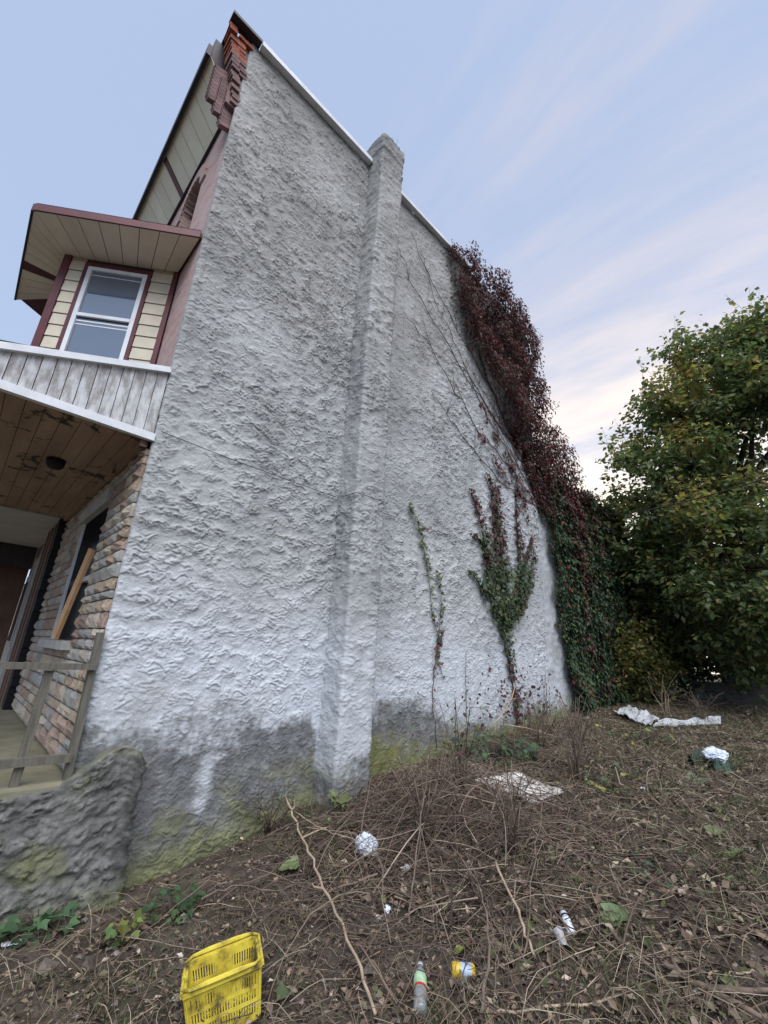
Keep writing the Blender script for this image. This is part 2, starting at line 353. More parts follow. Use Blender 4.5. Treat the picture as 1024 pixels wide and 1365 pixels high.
# ------------------------------------------------------------------ the row house with the stuccoed side wall
ROOF, WX0, WX1, WY = 9.88, .93, 8.8, 4.3
def trowel(u, z, seed=0):
    """skip-trowelled stucco: overlapping lips whose lower edges break off abruptly"""
    wu = u+.045*pn(u/.10, z/.08, seed+1); wz = z+.03*pn(u/.085, z/.07, seed+2)
    h = 0
    for k, (lu, lz, per, amp) in enumerate(((.10, .052, .064, .0205), (.055, .031, .040, .0145))):
        ph = wz/per+1.15*pn(wu/lu, wz/lz, seed+5+k)+.6*pn(wu/.5, wz/.4, seed+9+k)
        fr = ph-np.floor(ph)
        saw = np.where(fr < .22, fr/.22, 0)*0+np.clip(fr/.11, 0, 1)*(1-fr)**.9     # thick just above the lip, thinning upward
        mask = sstep(-.30, .35, pn(wu/.16, wz/.12, seed+13+k)+.25*pn(u/.9, z/.9, seed+20))
        h = h+amp*saw*mask*(.75+.55*sstep(-.4, .4, pn(u/1.7, z/1.2, seed+25)))*(.62+.38*sstep(1.2, 2.6, z))
    return h+.007*fbm(u/.045, z/.04, 3, seed+30)+.018*fbm(u/1.3, z/1.1, 2, seed+40)
def stains(u, z, zg):
    """paint, grime and moss coverage of the stucco"""
    e = fbm(u/1.1, z/.9, 4, 50); e2 = fbm(u/.35, z/.3, 4, 57)
    paint = sstep(3.3, 1.4, z+.6*e+.25*e2)*.78+sstep(1.88, 1.70, z+.10*e2+.1*e)*.20
    paint = np.maximum(paint, .30*sstep(7.5, 3.0, z+e))
    paint = np.maximum(paint, .55*sstep(4.6, 7.0, u)*sstep(9.5, 4.5, z+e))
    paint = paint*(1-.65*sstep(.15, .5, fbm(u/1.6+9, z/.8, 4, 61)))
    e3 = fbm(u/.06, z/.06, 3, 63)
    hs = np.interp(u, [0, 1.0, 1.4, 1.9, 2.5, 3.1, 3.22, 3.68, 3.8, 4.3, 5.0, 5.8, 7, 9, 14], [.85, .85, .84, .80, .84, .84, .35, .35, .85, 1.02, .80, .55, .62, .75, .8])
    grime = np.clip(sstep(.24, -.10, z-hs+.30*e2+.30*e+.15*e3+.10*fbm(u/.06, z/.45, 3, 67)), 0, 1)
    drip = sstep(.10, .0, np.abs(u-2.0-.12*e2)*(1+.0*z))*sstep(.10, .3, z)*sstep(.75, .6, z)
    drip = np.maximum(drip, sstep(.35, .05, np.hypot((u-2.1)/.34, (z-.63)/.16)+.9*e2))
    grime = grime*(1-.85*np.clip(drip+.5*e3*drip, 0, 1))
    streak = sstep(.16, .5, fbm(u/.09, z/2.2, 3, 70))*.30*sstep(3, 7, z)
    grime = np.maximum(grime*.92, streak+.22*sstep(.1, .5, fbm(u/.8, z/1.4, 5, 72)))
    ck = np.abs(fbm(u/1.4+3, z/1.9, 5, 101)); crack = sstep(.010, .003, ck)*sstep(.05, .3, pn(u/1.8, z/1.6, 104))*sstep(.3, 1.2, z)
    grime = np.maximum(grime, .30*crack*sstep(2.0, 3.0, z))
    grime = np.maximum(grime, .45*sstep(ROOF-.9, ROOF-.05, z+.5*e))
    moss = sstep(.34, .0, z-zg+.35*e2)*.68+.55*sstep(.15, .45, e2+.2)*sstep(.75, .2, z-zg)
    moss = np.maximum(moss, .92*sstep(3.72, 3.8, u)*sstep(4.9, 4.4, u+.5*e2)*sstep(.72, .45, z+.3*e2))
    return paint, grime, np.clip(moss, 0, 1)
house = empty('row_house', (3, 6.5, 0), 'tall narrow row house with bare grey white stucco side wall and chimney', 'house')
def var_axis(lo, hi, s0, fn):
    a = [lo]
    while a[-1] < hi: a.append(min(hi, a[-1]+s0*fn(a[-1])))
    return np.array(a)
# side wall: main three-storey block, wraps 6 cm round the front corner
us = np.concatenate([[WX0], var_axis(WX0, WX1, .0092, lambda x: max(1, x/4.2))]); zs = var_axis(-.55, ROOF, .0082, lambda z: max(1, (z-1)/4.5))
U, Z = np.meshgrid(us, zs, indexing='ij')
H = trowel(U, Z)
rnd_ = np.clip((U-WX0)/.05, 0, 1)
Yv = WY-H+.03*(1-np.sqrt(np.clip(1-(1-rnd_)**2, 0, 1)))
Xv = U.copy(); Xv[0, :] = WX0+.004; Yv[0, :] = WY+.08
Xv[1, :] += .012*pn(zs/.08, zs*0, 3)
zg = np.interp(U, _gx, _gw)
pa, gr, mo = stains(U, Z, zg)
sw = link('side_wall', np_mesh('side_wall', np.stack([Xv, Yv, Z], -1), grid_faces(len(us), len(zs)), M['stucco'], attrs=dict(paint=pa, grime=gr, moss=mo)), house)
# rear two-storey ell, flush with the main block and buried in creeper
ue = var_axis(WX1+.004, 14.2, .04, lambda x: 1); ze = var_axis(-.3, 5.9, .04, lambda x: 1)
U, Z = np.meshgrid(ue, ze, indexing='ij'); pa, gr, mo = stains(U, Z, np.interp(U, _gx, _gw))
link('rear_wall', np_mesh('rear_wall', np.stack([U, WY-trowel(U, Z), Z], -1), grid_faces(len(ue), len(ze)), M['stucco'], attrs=dict(paint=pa, grime=gr, moss=mo)), house)
# hidden mass behind the stucco so that the house is solid
MB().box(1.3, WX1, 4.42, 8.6, -.4, ROOF-.05).box(WX1, 14.2, 4.42, 7.2, -.4, 5.86).build('inner_walls', M['mortar'], house)
rf = MB().box(.62, WX1+.12, 4.40, 8.62, ROOF-.05, ROOF+.03).build('roof', M['roofing'], house)
MB().box(WX1+.002, 14.4, 4.2, 7.4, 5.86, 5.94).build('roof', M['roofing'], house)
# pale metal drip edge along the roofline
b = MB(); b.beam((1.05, 4.235, ROOF+.005), (3.2, 4.235, ROOF+.005), .10, .085); b.build('roof_edge', M['white_trim'], rf)
b = MB(); b.beam((3.70, 4.235, ROOF+.005), (6.2, 4.235, ROOF-.005), .09, .075); b.build('roof_edge', M['white_trim'], rf)
b = MB(); b.beam((.60, 4.27, ROOF+.03), (1.04, 4.27, ROOF+.03), .16, .05); b.build('roof_edge', M['dark_trim'], rf)

# chimney: a stuccoed stack on the face of the wall, clear of the roof at the top
CX0, CX1, CY = 3.22, 3.70, 3.95
path = [(CX0, 4.72), (CX0, CY), (CX1, CY), (CX1, 4.72)]
pts = []; nrm = []
def seg(a, b, n, nv):
    for k in range(n):
        t = k/n; pts.append((a[0]+(b[0]-a[0])*t, a[1]+(b[1]-a[1])*t)); nrm.append(nv)
seg(path[0], path[1], 40, (-1, 0)); seg(path[1], path[2], 30, (0, -1)); seg(path[2], path[3], 30, (1, 0)); pts.append(path[3]); nrm.append((1, 0))
pts = np.array(pts); nrm = np.array(nrm, float)
for _ in range(2): nrm[1:-1] = (nrm[:-2]+2*nrm[1:-1]+nrm[2:])/4; pts[1:-1] = pts[1:-1]*.5+(pts[:-2]+pts[2:])*.25
nrm /= np.linalg.norm(nrm, axis=1)[:, None]
arc = np.concatenate([[0], np.cumsum(np.hypot(*np.diff(pts, axis=0).T))])
CT = 10.32
zs = var_axis(-.25, CT, .011, lambda z: max(1, (z-1)/5))
A, Z = np.meshgrid(arc, zs, indexing='ij')
H = trowel(A+20, Z, 2)+.010*sstep(-.2, .6, pn(A*3, Z/.25, 3))
H = H+.02*sstep(CT-.34, CT-.32, Z)+.012*sstep(CT-.12, CT-.11, Z)
lean = .05*np.sin(Z*.9)
P = np.stack([pts[:, 0][:, None]+nrm[:, 0][:, None]*H+.012*np.sin(Z*.8), pts[:, 1][:, None]+nrm[:, 1][:, None]*H+0*Z, Z+.05*(Z > CT-.01)*pn(A*7, A*0, 2)], -1)
Uc = np.clip(P[..., 0], CX0+.02, CX1-.02); pa, gr, mo = stains(Uc, Z, np.full_like(Z, -.1))
gr = np.maximum(gr, .35*sstep(.05, .5, fbm(A*2, Z*.5, 4, 90))+.35*sstep(9.2, 10.2, Z)); 
chim = link('chimney', np_mesh('chimney', P, grid_faces(len(arc), len(zs)), M['stucco'], attrs=dict(paint=pa*.8, grime=gr, moss=mo*.6)), house)
MB().box(CX0+.03, CX1-.03, 4.0, 4.70, CT-.06, CT-.02).build('cap', M['mortar'], chim)
b = MB()
for k, (x, y) in enumerate(((3.3, 4.02), (3.45, 4.0), (3.6, 4.03), (3.28, 4.2), (3.3, 4.5), (3.62, 4.3), (3.62, 4.55), (3.27, 4.36))):
    o = MB().box(x-.06, x+.06, y-.045, y+.045, CT-.05, CT+.03+.02*(k % 3)).build('brick', M['mortar'], chim)
b = MB()
for k in range(5):
    a = random.uniform(0, 6.28); q = np.array([3.62, 4.05, CT]); b.tube([q, q+[.05*math.cos(a), .05*math.sin(a), .12], q+[.14*math.cos(a), .14*math.sin(a), .2+.03*k]], [.004, .003, .002], 4)
w = b.build('dry_weed', M['vinestem'], None); tagged(w, 'small dry weed sprouting from the chimney top', 'weed')

# front wall, brick, in columns so that the arched third-floor windows and the porch window are real openings
FX = .955
wins = [(5.35, 6.15, 6.0, 8.45, True), (6.85, 7.6, 6.0, 8.40, True), (5.42, 6.82, 1.58, 3.12, False)]
b = MB(); ys = np.arange(4.385, 8.6, .05)
for y in ys:
    y1 = y+.05; ym = y+.025; cuts = []
    for (a0, a1, z0, z1, arch) in wins:
        if a0 < ym < a1:
            zt = z1
            if arch: rr = (a1-a0)/2; zt = z1-rr+math.sqrt(max(0, rr*rr-(ym-(a0+a1)/2)**2))
            cuts.append((z0, zt))
    lo = -.3
    for z0, z1 in sorted(cuts): b.box(FX, 1.28, y, y1, lo, z0); lo = z1
    b.box(FX, 1.28, y, y1, lo, ROOF-.5)
fwall = b.build('front_wall', M['brick'], house)
for (a0, a1, z0, z1, arch) in wins[:2]:
    f = MB().box(1.14, 1.18, a0, a1, z0, z1).build('window', M['darkglass'], house)
    MB().box(1.10, 1.14, (a0+a1)/2-.02, (a0+a1)/2+.02, z0, z1-.02).box(1.10, 1.14, a0, a1, (z0+z1)/2+.2, (z0+z1)/2+.24).build('window_bar', M['maroon'], f)
    b = MB(); n = 12; cy = (a0+a1)/2; rr = (a1-a0)/2
    for k in range(n):
        t0 = math.pi*k/n+.02; t1 = math.pi*(k+1)/n-.02; zc_ = z1-rr
        p = lambda t, r: (cy-r*math.cos(t), zc_+r*math.sin(t))
        q = [p(t0, rr), p(t1, rr), p(t1, rr+.2), p(t0, rr+.2)]
        MB().hexa([(FX-.03, *a) for a in q]+[(FX+.1, *a) for a in q]).build('brick', M['brick'], f)
# corbelled brick end of the cornice at the front corner, broken at the top
M['redbrick'] = simple('broken_red_brick', (.36, .12, .07), (.22, .07, .05), .9, 12, bs=.6, bd=.01, rnd=.35, c3=(.10, .05, .045))
M['greybrick'] = simple('sooty_brick', (.24, .15, .15), (.15, .10, .10), .9, 12, bs=.6, bd=.01, rnd=.25)
corb = MB().box(.80, WX0+.03, 4.34, 4.62, 8.45, ROOF-.06).build('cornice_end', M['greybrick'], house)
bm_ = MB().box(-.055, .055, -.11, .11, -.031, .031).mesh('brick', M['redbrick']); bm2 = MB().box(-.10, .10, -.035, .035, -.031, .031).mesh('brick', M['greybrick'])
random.seed(3)
row = 0; z = 8.30
while z < ROOF-.04:                                    # courses step outwards as they climb
    t = (z-8.3)/(ROOF-8.3); x_out = .90-.30*t
    top = z > ROOF-.52
    n = max(1, int((.95-x_out)/.115))
    for k in range(n+1):
        if top and random.random() < .12: continue
        x = x_out+.055+k*.118+random.uniform(-.012, .012)
        if x > .93: continue
        me = bm_ if top else (bm2 if False else bm_)
        o = link('brick', me if top else bm_gr if 'bm_gr' in globals() else me, corb, (x, 4.40+random.uniform(-.02, .02), z), (random.uniform(-.05, .05)*top, random.uniform(-.06, .06)*top, random.uniform(-.1, .1)*top))
        if not top: o.data = bm_gr if 'bm_gr' in globals() else o.data
    z += .072; row += 1
bm_gr = MB().box(-.055, .055, -.11, .11, -.031, .031).mesh('brick', M['greybrick'])
for ch in corb.children:
    if ch.data == bm_ and wloc(ch).z < ROOF-.52: ch.data = bm_gr
for tier in range(3):                                  # dentil bricks on edge below the cornice
    for k in range(9):
        link('brick', bm2, corb, (.885-.10*tier, 4.44+.0*k, 8.16+.13*tier+.075*k), (0, rad(-28), rad(8)))
# box cornice over the street front, sloping vinyl soffit in panels
Y0, Y1, XI, XO, ZI, ZO = 4.56, 15.0, .93, .53, 8.80, 9.35
corn = MB().hexa([(XO+.01, Y0+.03, ZO+.01), (1.2, Y0+.03, ZI+.02), (1.2, Y1, ZI+.02), (XO+.01, Y1, ZO+.01), (XO+.01, Y0+.03, ROOF-.08), (1.2, Y0+.03, ROOF-.08), (1.2, Y1, ROOF-.08), (XO+.01, Y1, ROOF-.08)]).build('cornice', M['dark_trim'], house)
y = Y0; k = 0
while y < Y1-.05:
    if 6.35 <= y < 6.46: w_ = .12; mt = M['maroon']; nm = 'trim'
    elif 10.7 <= y < 10.8: w_ = .12; mt = M['maroon']; nm = 'trim'
    else: w_ = min(.30, (6.36-y) if y < 6.35 and 6.36-y < .36 else .30); mt = M['soffit2']; nm = 'panel'
    dz = .008 if nm == 'panel' else .02
    MB().slab([(XO, y+.004, ZO-dz), (XI+.03, y+.004, ZI-dz), (XI+.03, y+w_-.006, ZI-dz), (XO, y+w_-.006, ZO-dz)], .006).build(nm, mt, corn)
    y += w_; k += 1
MB().box(XO-.06, XO-.004, Y0-.02, Y1, ZO-.05, ZO+.16).build('gutter', M['dark_trim'], corn)
MB().box(XI-.02, XI+.02, Y0, Y1, ZI-.05, ZI-.014).build('trim', M['dark_trim'], corn)

# ------------------------------------------------------------------ second-floor bay
BA = np.array([.93, 5.2, 0]); BD = np.array([-.81, .586, 0]); BD /= np.linalg.norm(BD); BN = np.array([-BD[1], BD[0], 0]); BN = BN if BN[1] < 0 else -BN
BL = 1.35; BZ0, BZ1 = 4.15, 6.23
Bc = BA+BD*BL; Cc = np.array([Bc[0], 13.0-Bc[1], 0]); Dc = np.array([.93, 7.8, 0])
prism = lambda P, z0, z1: [(q[0], q[1], z0) for q in P]+[(q[0], q[1], z1) for q in P]
def inset(P, d):   # towards the wall
    return P+np.array([d, 0, 0])
bay = MB().hexa(prism([BA+[.15, .15, 0]-BN*.0, Bc-BN*.05+[.03, 0, 0], Cc+[.06, -.03, 0], Dc+[.15, -.15, 0]], BZ0, BZ1+.02)).build('bay', M['dark_trim'], house)
def face_board(name, t0, t1, z0, z1, off, th, m, parent, tilt=0):
    a = BA+BD*t0; c = BA+BD*t1
    q = [a+BN*off, c+BN*off, c+BN*off, a+BN*off]
    z = [z0, z0, z1, z1]; o = MB()
    lo = [np.array([a[0], a[1], z0])+BN*(off+th+tilt), np.array([c[0], c[1], z0])+BN*(off+th+tilt), np.array([c[0], c[1], z0])+BN*off, np.array([a[0], a[1], z0])+BN*off]
    hi = [np.array([a[0], a[1], z1])+BN*(off+th), np.array([c[0], c[1], z1])+BN*(off+th), np.array([c[0], c[1], z1])+BN*off, np.array([a[0], a[1], z1])+BN*off]
    return o.hexa(lo+hi).build(name, m, parent)
face_board('wall_sheathing', .0, BL, BZ0, BZ1, -.10, .10, M['dark_trim'], bay)
face_board('corner_trim', BL-.075, BL+.012, BZ0, BZ1, .003, .03, M['maroon'], bay)
face_board('corner_trim', -.02, .035, BZ0, BZ1, .003, .022, M['maroon'], bay)
zz = BZ0
while zz < BZ1-.02:                                   # lapped siding either side of the window
    z1 = min(zz+.17, BZ1-.005)
    face_board('siding_board', .04, .285, zz+.004, z1-.004, .003, .008, M['cream'], bay, .012)
    face_board('siding_board', 1.10, BL-.08, zz+.004, z1-.004, .003, .008, M['cream'], bay, .012)
    zz += .17
WT0, WT1, WZ0, WZ1 = .335, 1.045, 4.55, 6.10
for (a, c, z0, z1) in ((.29, .335, 4.5, 6.16), (1.045, 1.095, 4.5, 6.16), (.335, 1.045, 6.10, 6.16), (.335, 1.045, 4.5, 4.55)):
    face_board('window_casing', a, c, z0, z1, .002, .03, M['maroon'], bay)
face_board('pane', WT0+.05, WT1-.05, 5.38, WZ1-.05, .004, .005, M['glass'], bay)
face_board('pane', WT0+.05, WT1-.05, WZ0+.05, 5.32, .003, .003, M['glass'], bay)
for (a, c, z0, z1, o_) in ((WT0, WT0+.05, WZ0, WZ1, .004), (WT1-.05, WT1, WZ0, WZ1, .004), (WT0+.05, WT1-.05, WZ1-.05, WZ1, .004), (WT0+.05, WT1-.05, 5.33, 5.375, .012), (WT0+.05, WT1-.05, WZ0, WZ0+.05, .003)):
    face_board('window_frame', a, c, z0, z1, o_, .03, M['frame'], bay)
for (z0, z1) in ((5.27, 5.29), (5.22, 5.235), (5.985, 5.995)):
    face_board('window_bar', WT0+.05, WT1-.05, z0, z1, .006, .004, M['frame'], bay)
# bay front, mostly out of sight, sided as well
zz = BZ0
while zz < BZ1-.02:
    MB().box(Bc[0]-.012, Bc[0]-.002, Bc[1]+.02, Cc[1], zz+.004, min(zz+.166, BZ1)).build('siding_board', M['cream'], bay); zz += .17
# bay eave: soffit panels, fascia and low roof
OH = .60; EZ = 6.235
E1 = BA+BN*OH; s_ = (.93-E1[0])/BD[0]; E1 = E1+BD*s_
xo = (BA+BN*OH+BD*1.40)[0]; E2 = BA+BN*OH; s2 = (xo-E2[0])/BD[0]; E2 = E2+BD*s2; E3 = np.array([xo, 13-E2[1], 0]); E4 = np.array([.93, 13-E1[1], 0])
P3 = lambda q, z: np.array([q[0], q[1], z])
eave = MB().hexa(prism([E1+[.02, .02, 0], E2+[.02, .03, 0], E3+[.02, -.03, 0], E4], EZ+.03, EZ+.10)).build('bay_eave', M['maroon'], house)
n = 8
for k in range(n):
    a0, a1 = k/n, (k+1)/n
    q = [E1+(E2-E1)*a0, BA+BD*BL*a0, BA+BD*BL*a1, E1+(E2-E1)*a1]
    g_ = (q[3]-q[0]); g_ = g_/np.linalg.norm(g_)*.004
    MB().slab([P3(q[0]+g_, EZ), P3(q[1]+g_, EZ), P3(q[2]-g_, EZ), P3(q[3]-g_, EZ)], .008).build('panel', M['soffit'], eave)
n = 10
for k in range(n):
    a0, a1 = k/n, (k+1)/n; q = [E2+(E3-E2)*a0, Bc+(Cc-Bc)*a0, Bc+(Cc-Bc)*a1, E2+(E3-E2)*a1]
    MB().slab([P3(q[0], EZ)+[0, .004, 0], P3(q[1], EZ)+[0, .004, 0], P3(q[2], EZ)-[0, .004, 0], P3(q[3], EZ)-[0, .004, 0]], .008 if k != 5 else .012).build('trim' if k == 5 else 'panel', M['maroon'] if k == 5 else M['soffit'], eave)
def strip(a, c, z0, z1, w, m, nm, parent):
    d = (c-a)/np.linalg.norm(c-a); nn = np.array([d[1], -d[0], 0]); nn = nn if (nn[0] < 0 or nn[1] < 0) else -nn
    return MB().hexa(prism([a, c, c+nn*w, a+nn*w], z0, z1)).build(nm, m, parent)
strip(E1, E2, EZ-.012, EZ+.085, .02, M['maroon'], 'fascia', eave)
strip(E2, E3, EZ-.012, EZ+.085, .025, M['dark_trim'], 'gutter', eave)
MB().add([P3(E1, EZ+.116), P3(E2, EZ+.116), P3(E3, EZ+.116), P3(E4, EZ+.116), (.95, 5.3, EZ+.45), (.95, 7.7, EZ+.45)], [(0, 1, 4), (1, 2, 5, 4), (2, 3, 5)]).build('bay_roof', M['roofing'], eave)

# ------------------------------------------------------------------ porch
PXF = -1.35
slab = MB().box(PXF, .93, 4.10, 12.9, .42, .60).build('porch_floor', M['slab'], house)
proof = MB().hexa([(PXF, 4.36, 3.56), (.93, 4.36, 3.56), (.93, 8.6, 3.56), (PXF, 8.6, 3.56), (PXF, 4.36, 3.60), (.93, 4.36, 4.26), (.93, 8.6, 4.26), (PXF, 8.6, 3.60)]).build('porch_roof', M['roofing'], house)
ztop = lambda x: 4.25+(x-.93)*.366
x = .925
while x > -1.2:
    w_ = .096; x0 = x-w_
    MB().hexa([(x0+.003, 4.322, 3.535), (x-.003, 4.322, 3.535), (x-.003, 4.352, 3.535), (x0+.003, 4.352, 3.535), (x0+.003, 4.322, ztop(x0)), (x-.003, 4.322, ztop(x)), (x-.003, 4.352, ztop(x)), (x0+.003, 4.352, ztop(x0))]).build('gable_board', M['peel'], proof)
    x = x0
b = MB(); b.beam((PXF, 4.315, ztop(PXF)+.015), (.925, 4.315, ztop(.925)+.015), .07, .06); b.build('roof_edge', M['white_trim'], proof)
b = MB(); b.box(PXF, .935, 4.29, 4.345, 3.455, 3.53); b.build('fascia', M['white_trim'], proof)
# ceiling boards run with the street
x = .90
k = 0
while x > -1.3:
    w_ = .135; MB().box(x-w_+.003, x-.002, 4.36, 8.56, 3.47+.003*(k % 3), 3.50).build('ceiling_board', M['ceil'], proof); x -= w_; k += 1
MB().box(.84, .90, 4.37, 8.5, 3.40, 3.468).build('ceiling_trim', M['ceil'], proof)
MB().lathe([(.0, 3.36), (.06, 3.365), (.085, 3.40), (.09, 3.46), (.05, 3.47)], 14, Matrix.Translation((.35, 5.7, 0))).build('light_fitting', M['black'], proof, True)
# foundation skirt: lumpy rendered masonry under the porch, swelling against the house corner
sp = [(-1.5, 4.06)]+[(x, 4.06+.0*x) for x in np.arange(-1.4, 1.30, .014)]+[(1.33, 4.075), (1.36, 4.09), (1.385, 4.12), (1.40, 4.16), (1.41, 4.2), (1.42, 4.25), (1.43, 4.33)]
sp = np.array(sp); sarc = np.concatenate([[0], np.cumsum(np.hypot(*np.diff(sp, axis=0).T))])
vv = np.linspace(0, 1, 110)
S, V = np.meshgrid(sarc, vv, indexing='ij'); SX = np.interp(S, sarc, sp[:, 0]); SY = np.interp(S, sarc, sp[:, 1])
topz = np.interp(SX, [-1.5, .82, .95, 1.10, 1.20, 1.30, 1.40, 1.45], [.55, .59, .66, .79, .83, .80, .70, .62])+.05*fbm(S*3, S*0+1, 3, 33)
Zf = -.5+(topz+.5)*np.minimum(V/.88, 1); over = np.clip((V-.88)/.12, 0, 1)
hh = trowel(S*1.1, Zf*1.1+3, 6)*1.7+.055*fbm(S*1.5, Zf*1.5, 5, 36)+.02*fbm(S*14, Zf*14, 3, 38)+.035*sstep(.0, -.5, Zf)
tang = np.gradient(sp, axis=0); nx = np.interp(S, sarc, tang[:, 1]/np.hypot(tang[:, 0], tang[:, 1])); ny = -np.interp(S, sarc, tang[:, 0]/np.hypot(tang[:, 0], tang[:, 1]))
hh = hh*(1-over*.9)
P = np.stack([SX+nx*hh, SY+ny*hh+over*(.30-.02*S), Zf-.05*over**2+over*.02*pn(S*6, V*9, 2)], -1)
pa = np.clip(.25*sstep(.2, .6, fbm(S*2, Zf*2, 4, 44)), 0, 1); gr = np.clip(.97+.25*fbm(S*3, Zf*3, 3, 46), 0, 1)
mo = np.clip(.05+.75*sstep(.05, .5, fbm(S*1.7, Zf*1.7, 4, 48)+.1)+.45*over+.4*sstep(.05, -.25, Zf), 0, .8)
link('foundation', np_mesh('foundation', P, grid_faces(len(sarc), len(vv)), M['stucco'], attrs=dict(paint=pa, grime=gr, moss=mo)), house)
# stone veneer on the ground-floor front
random.seed(12); svars = []
def stone_mesh(m, i):
    rs = np.random.default_rng(100+i); b = MB(); n_ = 4
    v = []
    for a in range(n_):
        for c in range(n_):
            e = (a in (0, n_-1)) or (c in (0, n_-1))
            v.append((-.5 if not e else -.12, -.5+a/(n_-1)*(1), -.5+c/(n_-1)))
    v = [(x+rs.uniform(-.25, .25)*(x < -.2), y+rs.uniform(-.05, .05), z+rs.uniform(-.05, .05)) for x, y, z in v]
    base = [(.5, -.5, -.5), (.5, .5, -.5), (.5, .5, .5), (.5, -.5, .5)]
    f = [(a*n_+c, a*n_+c+1, (a+1)*n_+c+1, (a+1)*n_+c) for a in range(n_-1) for c in range(n_-1)]
    B = len(v); v += base
    ring = [[i2*n_ for i2 in range(n_)], [(n_-1)*n_+c for c in range(n_)], [i2*n_+n_-1 for i2 in range(n_)][::-1], [c for c in range(n_)][::-1]]
    cor = [(B, B+1), (B+1, B+2), (B+2, B+3), (B+3, B)]
    for r_, (p0, p1) in zip(ring, cor): f.append(tuple(r_)+(p1, p0))
    return b.add(v, f).mesh('stone', m)
svars = [stone_mesh(STONES[i % 4], i) for i in range(12)]
MB().box(.922, .954, 4.42, 8.5, .60, 1.58).box(.922, .954, 4.42, 5.42, 1.58, 3.40).box(.922, .954, 6.82, 8.5, 1.58, 3.40).box(.922, .954, 5.42, 6.82, 3.12, 3.40).build('stone_backing', M['mortar'], fwall)
z = .62
while z < 3.36:
    hgt = min(random.choice((.075, .09, .11, .14)), 3.40-z); y = 4.345-random.uniform(0, .0)
    while y < 8.5:
        w_ = random.uniform(.16, .42); y1 = min(y+w_, 8.5)
        for (a0, a1) in ((5.42, 6.82),):
            if 1.5 < z+hgt*.5 < 3.14:
                if y < a0 < y1: y1 = a0
        if not (1.5 < z+hgt*.5 < 3.14 and y >= 5.42-.01 and y < 6.80) and y1-y > .05:
            o = link('stone', random.choice(svars), fwall, (.905, (y+y1)/2, z+hgt/2)); o.scale = (.05+random.uniform(-.01, .015), y1-y-.012, hgt-.012)
        elif 1.5 < z+hgt*.5 < 3.14 and 5.41 <= y < 6.8: y1 = 6.82
        y = y1
    z += hgt
pw = MB().box(1.12, 1.16, 5.42, 6.82, 1.58, 3.12).box(.935, 1.12, 6.79, 6.83, 1.58, 3.12).box(.935, 1.12, 5.42, 6.79, 3.09, 3.13).build('porch_window', M['darkglass'], house)  # far jamb and head coloured near-black: the opening's shade is painted in
MB().box(.90, .93, 6.785, 6.815, 1.58, 3.12).box(1.06, 1.115, 5.42, 5.48, 1.58, 3.12).box(1.05, 1.117, 5.48, 6.76, 2.30, 2.36).build('window_frame', M['frame'], pw)
MB().box(.86, .93, 5.40, 6.9, 3.06, 3.24).build('lintel_board', M['door'], pw)
MB().box(.80, 1.1, 5.32, 6.95, 1.49, 1.575).build('sill', STONES[1], pw)
# jagged dark joint where the two fronts meet
b = MB(); z = .6; random.seed(5)
while z < 3.42: b.box(.80, .95, 8.42+random.uniform(-.04, .04), 8.62+random.uniform(-.03, .05), z, z+.1); z += .105
b.build('party_joint', M['black'], fwall)

# a sawn board leaning in the porch window
b = MB(); a0 = np.array([.80, 5.80, 1.60]); a1 = np.array([.86, 5.46, 2.52])
b.beam(a0, a1, .10, .035, (1, .2, 0)); 
o = b.build('wooden_board', M['newwood']); tagged(o, 'fresh sawn timber board leaning in the porch window opening', 'board')
# railing at the end of the porch
rl = empty('porch_railing', (.3, 4.2, .6), 'weathered greyish wooden railing at the open end of the porch', 'railing')
b = MB(); b.beam((-1.3, 4.22, 1.39), (.90, 4.22, 1.395), .07, .045); b.build('top_rail', M['greywood'], rl)
b = MB(); b.beam((-1.3, 4.21, .765), (.89, 4.21, .755), .04, .055); b.build('bottom_rail', M['greywood'], rl)
for x in (.60, -.25, -1.1): b = MB(); b.beam((x-.01, 4.25, .585), (x+.01, 4.245, 1.36), .055, .045, (0, 1, 0)); b.build('post', M['greywood'], rl)
b = MB(); b.beam((.90, 4.262, .60), (.885, 4.262, 1.66), .05, .07, (0, 1, 0)); b.build('post', M['greywood'], rl)

# ------------------------------------------------------------------ the next house in the row
nb = empty('row_house', (3, 10.8, 0), 'adjoining brick row house with white slatted porch ceiling and brown door boards', 'house')
nf = MB().box(FX, 1.3, 8.62, 12.9, -.3, ROOF-.5).build('front_wall', M['brick'], nb)
MB().box(1.3, 8.8, 8.62, 12.9, -.3, ROOF).build('inner_walls', M['mortar'], nb)
pr = MB().hexa([(PXF, 8.62, 3.56), (.95, 8.62, 3.56), (.95, 12.9, 3.56), (PXF, 12.9, 3.56), (PXF, 8.62, 3.60), (.95, 8.62, 4.26), (.95, 12.9, 4.26), (PXF, 12.9, 3.60)]).build('porch_roof', M['roofing'], nb)
y = 8.60
while y < 12.0: MB().box(-1.3, .93, y+.003, y+.082, 3.455, 3.48).build('ceiling_slat', M['white_slat'], pr); y += .085
L = MB().lathe([(.03, 3.455), (.10, 3.45), (.10, 3.42), (.04, 3.40)], 14, Matrix.Translation((-.12, 9.7, 0))).build('porch_light', M['black'], pr, True)
MB().lathe([(.07, 3.41), (.09, 3.36), (.07, 3.30), (.0, 3.28)], 14, Matrix.Translation((-.12, 9.7, 0))).build('globe', M['door'], L, True)
MB().box(-1.2, .9, 12.05, 12.3, 3.0, 3.5).build('porch_beam', M['dark_trim'], nb)
for y, w_ in ((8.75, .22), (9.15, .18), (9.5, .12)): MB().box(.80, .95, y, y+w_, .62, 3.40).build('board', M['brownboard'], nf)
